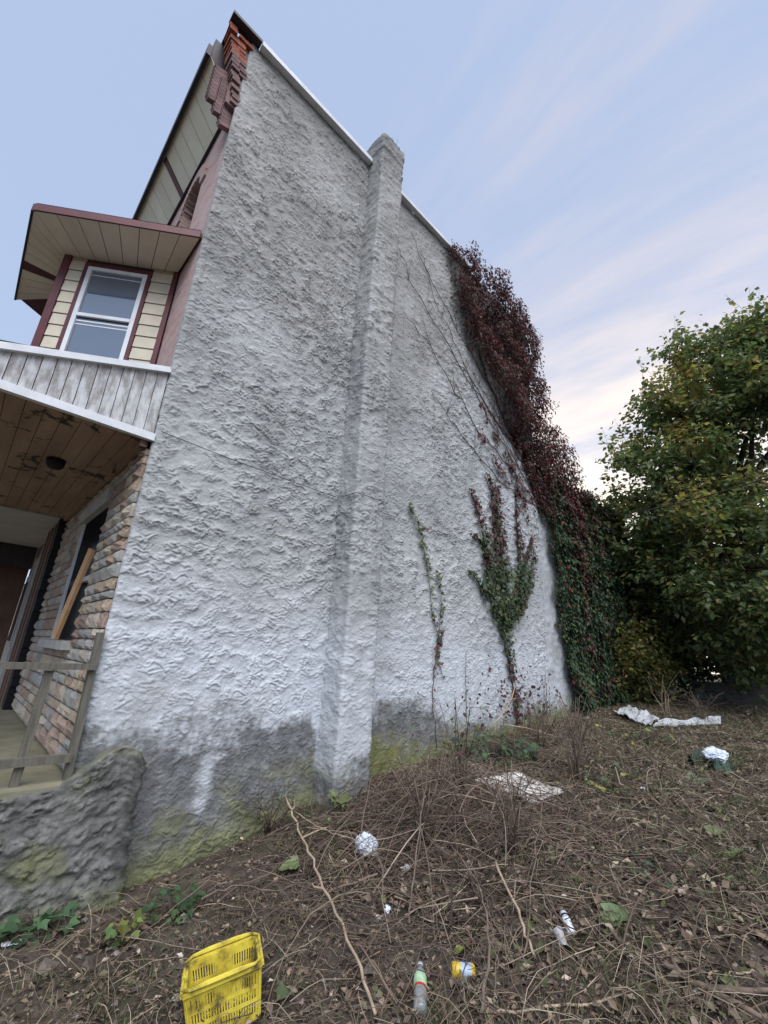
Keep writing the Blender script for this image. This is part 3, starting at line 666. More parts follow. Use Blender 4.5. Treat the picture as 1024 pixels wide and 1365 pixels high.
dr = MB().box(.84, .95, 10.6, 11.5, .62, 2.75).build('door', M['door'], nb); MB().box(.82, .84, 10.75, 11.35, 1.5, 2.6).build('pane', M['darkglass'], dr)
MB().box(.80, .95, 9.75, 9.85, 1.4, 3.0).box(.80, .95, 10.3, 10.4, 1.4, 3.0).box(.9, .955, 9.85, 10.3, 1.4, 3.0).build('window', M['door'], nb)
MB().box(-1.3, .93, 12.9, 13.0, .4, 3.5).build('porch_end_wall', M['brownboard'], nb)
# ------------------------------------------------------------------ leaves, twigs: vectorised builders
OV = (np.array([(0, 0, 0), (-.34, .22, .07), (-.30, .58, .06), (0, 1.0, -.02), (.30, .58, .06), (.34, .22, .07), (0, .42, -.03)]),
      np.array([(0, 1, 6), (1, 2, 6), (2, 3, 6), (3, 4, 6), (4, 5, 6), (5, 0, 6)]))
OV4 = (np.array([(0, 0, 0), (-.34, .38, .08), (0, 1.0, -.04), (.34, .38, .08), (0, .42, -.03)]), np.array([(0, 1, 4), (1, 2, 4), (2, 3, 4), (3, 0, 4)]))
LOBE = (np.array([(0, 0, 0), (-.30, -.02, .05), (-.55, .42, .09), (-.24, .52, .03), (0, 1.0, -.06), (.24, .52, .03), (.55, .42, .09), (.30, -.02, .05), (0, .4, -.03)]),
        np.array([(0, 1, 8), (1, 2, 8), (2, 3, 8), (3, 4, 8), (4, 5, 8), (5, 6, 8), (6, 7, 8), (7, 0, 8)]))
DIA = (np.array([(0, 0, 0), (-.3, .45, .12), (0, 1.0, -.05), (.3, .45, .12)]), np.array([(0, 1, 2), (0, 2, 3)]))
BLADE = (np.array([(-.03, 0, 0), (.03, 0, 0), (.022, .55, .10), (-.022, .55, .10), (0, 1, .34)]), np.array([(0, 1, 2), (0, 2, 3), (3, 2, 4)]))
def unit(a): return a/(np.linalg.norm(a, axis=-1, keepdims=True)+1e-9)
def leaves(name, pos, nrm, dirv, size, colr, mat_, shape=OV, parent=None):
    pos = np.asarray(pos, float); n = unit(np.asarray(nrm, float)); d = np.asarray(dirv, float); d = unit(d-n*(d*n).sum(-1, keepdims=True)); s = np.cross(d, n)
    T, Fc = shape; k = len(T); N = len(pos); sz = np.asarray(size)[:, None, None]
    V = pos[:, None, :]+sz*(T[None, :, 0, None]*s[:, None, :]+T[None, :, 1, None]*d[:, None, :]+T[None, :, 2, None]*n[:, None, :])
    Fa = (np.arange(N)*k)[:, None, None]+Fc[None]
    return link(name, np_mesh(name, V.reshape(-1, 3), Fa.reshape(-1, 3), mat_, smooth=False, cols=np.repeat(np.asarray(colr), k, axis=0)), parent)
def twigs(name, P, R, colr, mat_, parent=None, n=3):
    """P (N,K,3) centre lines, R (N,K) radii"""
    P = np.asarray(P, float); N, K, _ = P.shape
    t = unit(np.gradient(P, axis=1)); ref = np.where(np.abs(t[..., 2:3]) < .8, np.array([0, 0, 1.]), np.array([1., 0, 0])); a = unit(np.cross(t, ref)); b = np.cross(t, a)
    ph = np.arange(n)*2*np.pi/n
    V = P[:, :, None, :]+R[:, :, None, None]*(np.cos(ph)[None, None, :, None]*a[:, :, None, :]+np.sin(ph)[None, None, :, None]*b[:, :, None, :])
    i = np.arange(K-1)[:, None]*n+np.arange(n)[None]; j = np.arange(K-1)[:, None]*n+(np.arange(n)[None]+1) % n
    Fq = np.stack([i, j, j+n, i+n], -1).reshape(-1, 4); Fa = (np.arange(N)*K*n)[:, None, None]+Fq[None]
    c = None if colr is None else np.repeat(np.asarray(colr), K*n, axis=0)
    return link(name, np_mesh(name, V.reshape(-1, 3), Fa.reshape(-1, 4), mat_, smooth=True, cols=c), parent)
def rvec(n, s=1.0): return RNG.normal(size=(n, 3))*s
def pick(n, pal, jit=.18):
    pal = np.array(pal); c = pal[RNG.integers(0, len(pal), n)]; return np.clip(c*(1+RNG.normal(size=(n, 1))*jit), .004, 1)
GREEN = [(.078, .112, .046), (.095, .128, .052), (.115, .14, .058), (.066, .098, .046)]
YEL = [(.24, .22, .07), (.19, .19, .065), (.15, .17, .06), (.25, .19, .08)]
RED = [(.12, .042, .048), (.15, .045, .048), (.095, .042, .045), (.085, .050, .045), (.11, .055, .045), (.07, .055, .045)]
DGREEN = [(.036, .062, .034), (.046, .078, .042), (.040, .068, .044)]

# ------------------------------------------------------------------ creeper on the rear of the wall
def wpt(px, py, Y=WY): return on_wall(px, py, Y)
def inpoly(x, z, poly):
    r = np.zeros(len(x), bool); n = len(poly)
    for i in range(n):
        (x0, z0), (x1, z1) = poly[i], poly[(i+1) % n]
        c = (z0 > z) != (z1 > z); r ^= c & (x < (x1-x0)*(z-z0)/(z1-z0+1e-12)+x0)
    return r
# outline in the wall plane (X, Z)
mass_poly = [(5.25, 9.95), (5.5, 9.2), (5.55, 8.65), (5.95, 7.95), (6.5, 7.5), (7.0, 7.0), (7.7, 6.4), (8.2, 5.9), (8.7, 5.2), (9.05, 4.6), (9.2, 3.6), (9.25, 2.6), (9.5, 1.5), (9.75, .9), (9.9, .5), (14.3, .6),
             (14.3, 5.95), (12.6, 6.2), (11.2, 6.1), (10.75, 6.95), (10.3, 7.25), (9.7, 7.35), (9.2, 7.4), (9.15, 8.4), (9.05, 9.4), (8.6, 9.95), (7.9, 10.05), (7.0, 10.0), (6.4, 10.05)]
cre = empty('creeper', (10, 4.2, .5), 'thick mass of maroon and green creeper smothering the rear end of the wall', 'creeper')
N = 165000
x = RNG.uniform(5, 14.5, N); z = RNG.uniform(.4, 10.3, N)
ex = .16*pn(x*2.1, z*2.1, 81)+.10*pn(x*6, z*6, 82); ez = .16*pn(x*2.3+7, z*2.3, 83)+.08*pn(x*7, z*7, 85)
ok = inpoly(x+ex, z+ez, mass_poly); x = x[ok]; z = z[ok]
dep = .10+.16*sstep(-.4, .5, pn(x*.9, z*.9, 86))+.14*sstep(-.2, .5, pn(x*2.2, z*2.2, 87))
dep = dep*np.where(z > 6.4, 1.9, 1.0)*np.where((x < 9.0) & (z < 6.5), .55, 1)
dep = np.maximum(dep, .35*np.exp(-((x-10.1)/.6)**2-((z-7.0)/.5)**2)*1.6)
lay = RNG.random(len(x))**.55
yy = WY-.03-dep*lay
yy = np.where((z > ROOF-.05) & (x < 8.9), WY-.25+RNG.random(len(x))*.5, yy)
yy = np.where((x > 8.85) & (z > 6.0), WY-.30+RNG.random(len(x))*.75, yy)
n_ = np.stack([RNG.normal(size=len(x))*.5+.1, -np.ones(len(x)), .45+RNG.normal(size=len(x))*.5], -1); d_ = np.stack([RNG.normal(size=len(x))*.6, -.2+0*x, -1+0*x], -1)
redness = np.clip(sstep(3.8, 6.6, z+1.3*pn(x*.8, z*.8, 88))*.95+.55*sstep(.1, .5, pn(x*1.3, z*1.3, 89)), 0, .97)
redness = redness*np.where((x > 11), .4, 1)
cl = np.where(RNG.random((len(x), 1)) < redness[:, None], pick(len(x), RED), pick(len(x), DGREEN+GREEN[:1]))
br = RNG.random(len(x)) < .03; cl[br] = pick(int(br.sum()), [(.30, .035, .03), (.25, .06, .04)])
leaves('leaves', np.stack([x, yy, z], -1), n_, d_, RNG.uniform(.048, .092, len(x))*np.where(x > 9.5, 1.3, 1), cl, M['ivy'], OV4, cre)
# bare stems that fan out over the plaster from the roots at the rear
st = []
random.seed(21)
stem_px = [[(740, 700), (700, 615), (655, 520), (610, 440), (575, 375), (548, 310)], [(735, 690), (690, 600), (640, 530), (585, 440), (550, 380), (532, 330)],
           [(728, 690), (678, 620), (640, 575), (600, 510), (565, 450), (540, 420)], [(720, 680), (665, 640), (632, 600), (600, 560), (575, 520)], [(745, 720), (712, 650), (680, 585), (645, 520), (615, 470)],
           [(738, 705), (695, 630), (660, 575), (633, 520), (605, 455), (580, 400), (560, 330)], [(730, 680), (705, 640), (672, 590), (650, 545)], [(690, 600), (660, 560), (625, 500), (590, 470)], [(655, 520), (640, 470), (620, 420), (600, 360)],
           [(715, 640), (690, 610), (672, 560), (648, 500), (628, 450)]]
sb = MB()
for pl in stem_px:
    W_ = [wpt(*q, WY-.03) for q in pl]; fine_ = []
    for a, c in zip(W_[:-1], W_[1:]):
        for k in range(5): fine_.append(a+(c-a)*k/5+np.array([random.gauss(0, .03), random.uniform(-.01, .008), random.gauss(0, .03)]))
    fine_.append(W_[-1]); L_ = len(fine_); sb.tube(fine_, list(np.linspace(.013, .004, L_)), 5)
    for q in range(6):
        i = random.randrange(2, L_-2); p0 = fine_[i]; a = random.uniform(.7, 2.3); ln = random.uniform(.3, .9)
        sb.tube([p0, p0+ln*.5*np.array([-math.cos(a)*.7, 0, math.sin(a)*.8])+[0, -.005, 0], p0+ln*np.array([-math.cos(a)*.8+random.gauss(0, .1), -.003, math.sin(a)])], [.006, .004, .002], 4)
sb.build('stems', M['vinestem'], cre, True)
# red leaves strung along the lower stems
pp = []; 
for pl, w_ in (([(740, 700), (700, 615), (668, 545)], .13), ([(735, 690), (690, 600), (665, 560)], .16), ([(728, 690), (690, 640), (655, 575), (640, 540)], .09), ([(722, 690), (672, 640), (636, 575)], .08), ([(745, 720), (705, 640), (690, 600)], .18), ([(705, 700), (690, 650), (672, 600)], .10)):
    W_ = [wpt(*q) for q in pl]
    for a, c in zip(W_[:-1], W_[1:]):
        m_ = int(np.linalg.norm(c-a)*95)
        t = RNG.random(m_)[:, None]; q = a+(c-a)*t; q[:, 0] += RNG.normal(size=m_)*w_; q[:, 2] += RNG.normal(size=m_)*w_*.6
        keep = pn(q[:, 0]*4, q[:, 2]*4, 90) > -.12; pp.append(q[keep])
pp = np.concatenate(pp); pp[:, 1] = WY-.035-RNG.random(len(pp))*.05; m_ = len(pp)
leaves('leaves', pp, np.stack([RNG.normal(size=m_)*.4, -np.ones(m_), .3+RNG.normal(size=m_)*.4], -1), np.stack([RNG.normal(size=m_)*.6, 0*pp[:, 0], -np.ones(m_)], -1), RNG.uniform(.045, .085, m_), pick(m_, RED+RED+DGREEN[:1]), M['ivy'], LOBE, cre)

def stroke_vine(name, label, strokes, colfn, stem_r=.008, size=(.045, .08), dens=700):
    """strokes: list of (pixel polyline, width in m at each point)"""
    root = wpt(*strokes[0][0][0]); e = empty(name, tuple(root), label, 'creeper'); s = MB(); allp = []
    for pl, ws in strokes:
        W_ = [wpt(*q, WY-.025) for q in pl]; fine_ = []; wf = []
        for i in range(len(W_)-1):
            for k in range(6):
                fine_.append(W_[i]+(W_[i+1]-W_[i])*k/6+np.array([random.gauss(0, .012), random.uniform(-.006, .006), random.gauss(0, .01)])); wf.append(ws[i]+(ws[i+1]-ws[i])*k/6)
        fine_.append(W_[-1]); wf.append(ws[-1]); s.tube(fine_, list(np.linspace(stem_r, stem_r*.4, len(fine_))), 5)
        for a, c, w_ in zip(fine_[:-1], fine_[1:], wf):
            if w_ <= 0: continue
            m_ = max(1, int(np.linalg.norm(c-a)*w_*2*dens)); q = a+(c-a)*RNG.random(m_)[:, None]
            q[:, 0] += RNG.normal(size=m_)*w_*.62; q[:, 2] += RNG.normal(size=m_)*w_*.3; q[:, 1] -= .015+np.abs(RNG.normal(size=m_))*min(.06, w_*.5); allp.append(q)
    s.build('stem', M['vinestem'], e, True)
    P = np.concatenate(allp); P = P[pn(P[:, 0]*5.5, P[:, 2]*5.5, 94)+.5*pn(P[:, 0]*14, P[:, 2]*14, 99) > -.28]; m_ = len(P)
    leaves('leaves', P, np.stack([RNG.normal(size=m_)*.4, -np.ones(m_), .35+RNG.normal(size=m_)*.4], -1), np.stack([RNG.normal(size=m_)*.5, 0*P[:, 0], -np.ones(m_)], -1), RNG.uniform(*size, m_), colfn(P), M['ivy'], LOBE, e)
def fan_col(P):
    m_ = len(P); r = np.clip(sstep(3.0, 4.3, P[:, 2]+.5*pn(P[:, 0]*2, P[:, 2]*2, 91))*.8+.8*sstep(1.9, 1.3, P[:, 2]+.3*pn(P[:, 0]*3, P[:, 2]*3, 92))+.35*sstep(.2, .5, pn(P[:, 0]*1.6, P[:, 2]*1.6, 93)), .06, .95)
    return np.where(RNG.random((m_, 1)) < r[:, None], pick(m_, RED), pick(m_, DGREEN+GREEN))
stroke_vine('creeper', 'fan shaped green creeper spreading up the plaster from one thin stalk', [
    ([(690, 965), (687, 940), (683, 909), (674, 862), (669, 832)], [.04, .06, .07, .12, .20]),
    ([(669, 832), (653, 799), (648, 749), (644, 710), (633, 666), (625, 650)], [.20, .18, .14, .10, .07, .04]),
    ([(672, 838), (664, 780), (660, 730), (657, 690), (655, 650), (648, 630)], [.20, .22, .18, .12, .08, .05]),
    ([(678, 835), (674, 780), (669, 740), (664, 690), (660, 640)], [.18, .20, .15, .09, .06]),
    ([(682, 830), (690, 780), (690, 720), (688, 680), (687, 650)], [.16, .17, .10, .06, .05]),
    ([(686, 815), (697, 765), (703, 735), (710, 712)], [.20, .12, .08, .04]), ([(690, 812), (703, 785), (709, 755), (712, 728)], [.12, .10, .08, .04]),
    ([(652, 800), (640, 780), (630, 764), (625, 760)], [.10, .08, .05, .05]), ([(649, 750), (640, 720), (633, 713), (629, 716)], [.08, .06, .06, .05])], fan_col, .018, (.04, .075), 1150)
def thin_col(P):
    m_ = len(P); r = np.clip(sstep(2.4, 1.7, P[:, 2]), .08, .9); return np.where(RNG.random((m_, 1)) < r[:, None], pick(m_, RED), pick(m_, GREEN+YEL[2:3]))
stroke_vine('creeper', 'thin straggling creeper strand with green leaves at its upper tip on the plaster', [
    ([(584, 1000), (577, 945), (578, 900), (582, 870), (584, 845), (575, 810), (572, 770), (563, 717), (553, 690), (544, 670)], [0, 0, .03, .05, .06, .015, .03, .07, .06, .03])], thin_col, .006, (.04, .07), 620)
stroke_vine('creeper', 'short green leafed creeper strand beside the longer one on the plaster', [
    ([(592, 905), (583, 880), (586, 835), (589, 800), (586, 775), (583, 760)], [0, .04, .02, .05, .05, .03])], thin_col, .005, (.04, .07), 620)
stroke_vine('creeper', 'faint brownish creeper wisp low on the plaster between two green creepers', [([(622, 960), (621, 900), (621, 868)], [0, .05, .02])], lambda P: pick(len(P), [(.12, .10, .06), (.09, .07, .05)]), .005, (.03, .05), 260)
# young shoots scattered on the plaster beside the rear corner
m_ = 260; P = np.stack([RNG.normal(7.6, .75, m_), np.full(m_, WY-.06), RNG.normal(.95, .30, m_)], -1); P = P[(P[:, 0] < 9.4) & (P[:, 2] > .45)]; m_ = len(P); P[:, 1] -= RNG.random(m_)*.25
pl_e = empty('dry_weed', (7.8, 4.15, float(gz(7.8, 4.15))), 'spindly weed with small dark red leaves against the rear plaster', 'weed')
leaves('leaves', P, rvec(m_, .5)+[0, -1, .3], rvec(m_, .6)+[0, 0, -.6], RNG.uniform(.04, .085, m_), pick(m_, [(.075, .028, .032), (.10, .035, .035), (.05, .03, .03)]), M['ivy'], OV, pl_e)
b = MB()
for k in range(14):
    x0 = random.uniform(6.9, 8.6); q0 = gp(x0, 4.15); x1 = x0+random.uniform(-.4, .4); b.tube([q0, [x0+.3*(x1-x0), 4.1, q0[2]+.35], [x1, 4.15, q0[2]+random.uniform(.6, 1.1)]], [.005, .004, .002], 4)
b.build('stems', M['vinestem'], pl_e)

# ------------------------------------------------------------------ cable along the wall
b = MB(); A_ = wpt(215, 575, WY-.035); B_ = wpt(450, 663, WY-.035)
pts_ = [A_+(B_-A_)*k/14+np.array([0, random.uniform(-.004, .004), -.035*math.sin(math.pi*k/14)*.5]) for k in range(15)]
pts_ += [np.array([CX0-.03, WY-.1, B_[2]]), np.array([CX0-.035, CY-.03, B_[2]-.01]), np.array([CX0+.02, CY-.05, B_[2]-.01]), np.array([CX1+.03, CY-.05, B_[2]]), np.array([CX1+.05, WY-.05, B_[2]])]
C_ = wpt(655, 733, WY-.035); s0 = pts_[-1]
pts_ += [s0+(C_-s0)*k/10+np.array([0, 0, random.gauss(0, .006)]) for k in range(1, 11)]
tagged(b.tube(pts_, .0042, 5).build('cable', M['cable'], None, True), 'thin dark cable strung level along the stucco and round the chimney', 'cable')

# ------------------------------------------------------------------ trees
def tree(name, label, base, trunk_pts, blobs, nleaf, leafsize, pal_fn, limb_r=.16, group=None, shape=OV, droop=.9):
    e = empty(name, tuple(base), label, 'tree', group); b = MB(); b.tube(trunk_pts, list(np.linspace(limb_r, limb_r*.55, len(trunk_pts))), 9); top = np.array(trunk_pts[-1])
    mids = [np.array(q) for q in trunk_pts]
    for (c, r) in blobs:
        c = np.array(c); s = mids[-1] if c[2] > mids[-1][2]-.5 else mids[len(mids)//2]
        m1 = s+(c-s)*.4+rvec(1, .2)[0]+[0, 0, .2]; m2 = s+(c-s)*.75+rvec(1, .15)[0]
        b.tube([s, m1, m2, c], [limb_r*.42, limb_r*.28, limb_r*.18, .015], 6)
        for k in range(7):
            d = unit(rvec(1))[0]; d[2] = abs(d[2])*.8+.1; q = c+d*r*.95; b.tube([m2+(c-m2)*.6, c+d*r*.45+rvec(1, .05)[0], q], [.022, .014, .005], 4)
    b.build('trunk', M['bark'], e, True)
    sub = []                                       # break every clump into smaller ones with gaps between
    for (c, r) in blobs:
        for k in range(7):
            d = unit(rvec(1))[0]; sub.append((np.array(c)+d*r*random.uniform(.35, .85), r*random.uniform(.30, .52)))
    blobs = sub
    # sprays of leaves hung on short shoots spread through every clump
    vol = np.array([r**2.3 for _, r in blobs]); vol /= vol.sum(); per = 11; ns = nleaf//per
    bi = RNG.choice(len(blobs), ns, p=vol); C_ = np.array([c for c, _ in blobs])[bi]; R_ = np.array([r for _, r in blobs])[bi]
    d = unit(rvec(ns)); rr = RNG.random(ns)**.42
    rr = rr*(1+.32*pn(d[:, 0]*2.2+bi*3.1, d[:, 2]*2.2+d[:, 1]*2, 95))
    S0 = C_+d*(R_*rr)[:, None]*np.array([1, 1, .92])
    outer = (rr > .82) & (RNG.random(ns) < .5); dirs = unit(d*.8+rvec(ns, .4)+np.array([0, 0, 1.])*np.where(outer, .9, .3)[:, None]); ln = np.where(outer, RNG.uniform(.5, 1.1, ns), RNG.uniform(.2, .55, ns))
    tt = (np.arange(per)+.5)/per
    so = np.where(outer)[0]; tk = np.linspace(-.35, 1.02, 4)
    twigs('shoots', S0[so][:, None, :]+dirs[so][:, None, :]*(ln[so][:, None]*tk[None])[..., None], np.full((len(so), 4), 1.)*np.array([.008, .006, .004, .002]), None, M['bark'], e)
    P = S0[:, None, :]+dirs[:, None, :]*(ln[:, None]*tt[None])[..., None]+RNG.normal(size=(ns, per, 3))*.07
    P = P.reshape(-1, 3); m_ = len(P); dd = np.repeat(dirs, per, axis=0)
    leafd = unit(dd*.35+rvec(m_, .55)+[0, 0, -droop]); nn = unit(rvec(m_, .6)+[0, 0, .8]+dd*.3)
    leaves('crown', P, nn, leafd, RNG.uniform(leafsize*.65, leafsize*1.25, m_), pal_fn(P)*1.15*(1+.22*pn(P[:, 1]*.9, P[:, 2]*.9, 96))[:, None], M['leaf'], OV4, e)
    return e
def px_pt(px, py, X): d = ray(px, py); return EYE+d*(X/d[0])
bl = []
for (px, py, X, rpx) in [(1000, 452, 14.2, 40), (1050, 480, 14.5, 48), (955, 475, 14, 44), (912, 480, 13.6, 32), (1000, 510, 13.6, 48), (1060, 540, 13.5, 60), (905, 545, 13.4, 44), (955, 560, 13.2, 44), (872, 528, 13.3, 24), (862, 600, 13, 42), (915, 620, 12.8, 46), (975, 640, 12.8, 40), (1040, 650, 12.6, 55),
        (838, 665, 12.8, 30), (870, 680, 12.5, 44), (930, 700, 12.3, 50), (1000, 720, 12, 50), (1060, 760, 11.8, 50), (845, 740, 12.8, 38), (900, 770, 12.4, 42), (960, 785, 12, 44), (1020, 810, 11.6, 36), (880, 720, 14.5, 50), (960, 620, 15.5, 60), (930, 540, 15.5, 50), (1000, 780, 15, 60), (900, 690, 15.6, 55), (970, 720, 16, 60), (870, 800, 14.2, 40), (1090, 480, 15, 60), (1110, 620, 14.5, 70), (1000, 850, 12.2, 34), (950, 850, 12.8, 34), (1050, 860, 11.8, 40), (905, 835, 13.4, 36), (1000, 860, 14.5, 50), (820, 690, 14.8, 26), (836, 615, 13.6, 20)]:
    c = px_pt(px, py, X); bl.append((c, rpx/FPX*np.linalg.norm(c-EYE)*.86))
def maple_pal(P):
    m_ = len(P); y = np.clip(.12+sstep(-.1, .5, pn(P[:, 1]*.8+3, P[:, 2]*.8, 97))*.75*sstep(3.5, 6.5, P[:, 2])+.45*sstep(3.2, 5.5, P[:, 1])*sstep(4, 7, P[:, 2]), 0, .85)
    return np.where(RNG.random((m_, 1)) < y[:, None], pick(m_, YEL), pick(m_, GREEN))
tb = gp(15.2, 1.6)
tree('maple_tree', 'large broadleaf tree with dense green and yellowing crown behind the lot', tb, [tb-[0, 0, .2], tb+[0, .05, 1.4], tb+[-.2, .1, 3.2], tb+[-.3, 0, 5.2]], bl, 56000, .155, maple_pal, .24)
# second slender tree just past the ell, yellow-green undergrowth, dark shrubs added behind to deepen the gloom under the crown
def bush(name, label, c, rx, rz, n, size, pal, cat='shrub', shape=OV, stems=6):
    base = gp(c[0], c[1]); e = empty(name, tuple(base), label, cat); b = MB()
    for k in range(stems):
        a = random.uniform(0, 6.28); q = base+np.array([math.cos(a)*rx*.7, math.sin(a)*rx*.7, rz*random.uniform(.8, 1.7)]); b.tube([base-[0, 0, .05], base+(q-base)*.5+np.array([0, 0, .15]), q], [.03, .018, .006], 5)
    b.build('stems', M['bark'], e, True)
    d = unit(rvec(n)); r_ = RNG.random(n)**.4*(1+.75*pn(d[:, 0]*2.5+c[0], d[:, 2]*2.5+d[:, 1]*2, 98))
    P = base+np.array([0, 0, rz])+d*r_[:, None]*np.array([rx, rx, rz]); P[:, 2] = np.maximum(P[:, 2], gz(P[:, 0], P[:, 1])+.02)
    leaves('crown', P, unit(rvec(n, .6)+[0, 0, .8]), unit(rvec(n, .6)+[0, 0, -.7]), RNG.uniform(size*.6, size*1.3, n), pick(n, pal), M['leaf'], shape, e)
random.seed(31)
bush('shrub', 'yellowing leafy shrub at the foot of the creeper covered wall', (12.5, 3.8), .8, 1.0, 3600, .10, YEL+YEL+GREEN)
bush('shrub', 'tall loose shrub with yellow green leaves filling the gap between creeper and tree', (14.0, 3.9), 1.0, 1.9, 6000, .12, GREEN+YEL+DGREEN)
bush('shrub', 'dark leafy shrub in the shade under the large tree', (15.4, 3.3), 1.1, 1.5, 5000, .12, DGREEN)
bush('shrub', 'dense dark shrub added behind the low block wall as backdrop for the gloom under the tree', (17.8, 1.2), 1.8, 2.6, 9000, .15, DGREEN)
bush('shrub', 'tall dark shrub added between the shed and the ell as backdrop for the gloom under the tree', (18.5, 4.8), 2.0, 3.3, 11000, .16, DGREEN+GREEN)
# ------------------------------------------------------------------ low block wall and shed in the shade
bw = empty('block_wall', (15.0, 1, .8), 'low grey concrete block wall under the large tree', 'wall')
bmsh = MB().box(-.095, .095, -.19, .19, -.092, .092).mesh('block', M['block'])
for r_ in range(4):
    for k in range(16):
        y_ = -3.2+k*.395+(r_ % 2)*.197; link('block', bmsh, bw, (14.9+random.uniform(-.006, .006), y_, float(gz(14.9, 0))-.12+.2*r_))
MB().box(14.83, 14.97, -3.3, 3.2, .4, 1.38).build('mortar_core', M['mortar'], bw)
sh = empty('garden_shed', (17.0, -1, .9), 'dark blue sided shed in the deep shade behind the block wall', 'shed')
MB().box(16.6, 19.5, -3.6, 2.75, .5, 3.6).build('walls', M['shed'], sh)
for k in range(17): MB().hexa([(16.55, -3.62, .85+k*.16), (16.6, -3.62, .85+k*.16), (16.6, 2.77, .85+k*.16), (16.55, 2.77, .85+k*.16), (16.58, -3.62, 1.005+k*.16), (16.6, -3.62, 1.005+k*.16), (16.6, 2.77, 1.005+k*.16), (16.58, 2.77, 1.005+k*.16)]).build('siding_board', M['shed'], sh)
MB().hexa([(16.2, -3.9, 3.5), (19.8, -3.9, 4.2), (19.8, 3.05, 4.2), (16.2, 3.05, 3.5), (16.2, -3.9, 3.6), (19.8, -3.9, 4.3), (19.8, 3.05, 4.3), (16.2, 3.05, 3.6)]).build('roof', M['roofing'], sh)
# overhead wire through the tree
a = px_pt(1040, 632, 9.5); c = px_pt(775, 690, 13.8)
b = MB(); tagged(b.tube([a+(c-a)*k/12-np.array([0, 0, .18*math.sin(math.pi*k/12)]) for k in range(13)], .012, 5).build('overhead_cable', M['cable'], None, True), 'slack black overhead cable crossing in front of the large tree', 'cable')
# ------------------------------------------------------------------ litter layer
def scatter(n, r0=1.3, r1=15, a0=-25, a1=118, p=.75):
    r = r0+(r1-r0)*RNG.random(n)**(1/p) if False else r0*(r1/r0)**(RNG.random(n)**.85); a = np.radians(RNG.uniform(a0, a1, n))
    x = r*np.cos(a); y = r*np.sin(a); k = (y < WY-.05) & (y > -4) & ~((x < 1.5) & (y > 4.0)) & ~((x > CX0-.05) & (x < CX1+.05) & (y > CY-.05)); return x[k], y[k]
BROWN = [(.15, .11, .08), (.10, .075, .058), (.21, .155, .11), (.065, .05, .04), (.27, .21, .155), (.13, .085, .07), (.12, .11, .07)]
# dry leaves
x, y = scatter(52000); n = len(x)
cl = pick(n, BROWN, .3); pk = RNG.random(n) < .025; cl[pk] = pick(int(pk.sum()), [(.42, .34, .28), (.36, .26, .22), (.45, .40, .36)])
P = np.stack([x, y, gz(x, y)+RNG.random(n)*.035], -1)
o = leaves('leaf_litter', P, rvec(n, .45)+[0, 0, 1], rvec(n)*[1, 1, .2], RNG.uniform(.015, .055, n), cl, M['litter'], DIA); tagged(o, 'dry brown leaf litter and chips covering the lot', 'leaf litter', None, 'stuff')
# twigs lying on the earth
x, y = scatter(20000); n = len(x); K = 4
a = RNG.uniform(0, 6.283, n); ln = RNG.gamma(2.2, .045, n)+.04; t = np.linspace(-.5, .5, K)[None]
cx = x[:, None]+np.cos(a)[:, None]*ln[:, None]*t+RNG.normal(size=(n, K))*.008; cy = y[:, None]+np.sin(a)[:, None]*ln[:, None]*t+RNG.normal(size=(n, K))*.008
cz = gz(cx, cy)+.012+RNG.random((n, 1))*.04+RNG.normal(size=(n, 1))*ln[:, None]*.22*t*1.2
R_ = (RNG.uniform(.0011, .0034, n)[:, None]*np.linspace(1, .6, K)[None])
o = twigs('twig_litter', np.stack([cx, np.minimum(cy, WY-.04), cz], -1), R_, pick(n, BROWN+[(.22, .17, .12), (.14, .09, .07)], .3), M['litter']); tagged(o, 'fine dry twigs and stalks strewn over the earth', 'twigs', None, 'stuff')
# coarser litter farther out
def scatter2(n): x = RNG.uniform(2.5, 14.5, n); y = RNG.uniform(-2.2, 4.2, n); k = ~((x < CX1+.08) & (y > CY-.08)); return x[k], y[k]
x, y = scatter2(34000); n = len(x); cl = pick(n, BROWN+[(.30, .25, .19), (.09, .10, .05), (.12, .14, .06)], .3)
o = leaves('leaf_litter', np.stack([x, y, gz(x, y)+RNG.random(n)*.04], -1), rvec(n, .6)+[0, 0, 1], rvec(n)*[1, 1, .3], RNG.uniform(.025, .085, n), cl, M['litter'], DIA); tagged(o, 'coarse dry leaf litter over the far half of the lot', 'leaf litter', None, 'stuff')
x, y = scatter2(12000); n = len(x); K = 4; a = RNG.uniform(0, 6.283, n); ln = RNG.uniform(.08, .4, n); t = np.linspace(-.5, .5, K)[None]
cx = x[:, None]+np.cos(a)[:, None]*ln[:, None]*t; cy = np.minimum(y[:, None]+np.sin(a)[:, None]*ln[:, None]*t, WY-.05); cz = gz(cx, cy)+.02+RNG.random((n, 1))*.05+RNG.normal(size=(n, 1))*t*.10
o = twigs('twig_litter', np.stack([cx, cy, cz], -1), RNG.uniform(.002, .0045, n)[:, None]*np.linspace(1, .6, K)[None], pick(n, BROWN+[(.33, .28, .21), (.24, .19, .14)], .3), M['litter']); tagged(o, 'broken stalks and straw over the far half of the lot', 'twigs', None, 'stuff')
x, y = scatter2(26000); g_ = fbm(x*.7+4, y*.7, 3, 64)+.12*sstep(4, 9, x); k = g_ > .05; x = x[k]; y = y[k]; n = len(x)
o = leaves('grass', np.stack([x, y, gz(x, y)], -1), rvec(n)*[1, 1, .2], rvec(n, .5)+[0, 0, .7], RNG.uniform(.06, .17, n), pick(n, [(.085, .11, .045), (.07, .09, .04), (.12, .13, .06), (.24, .21, .13), (.17, .15, .09)], .25), M['grass'], BLADE); tagged(o, 'tufts of green grass and straw over the far half of the lot', 'grass', None, 'stuff')
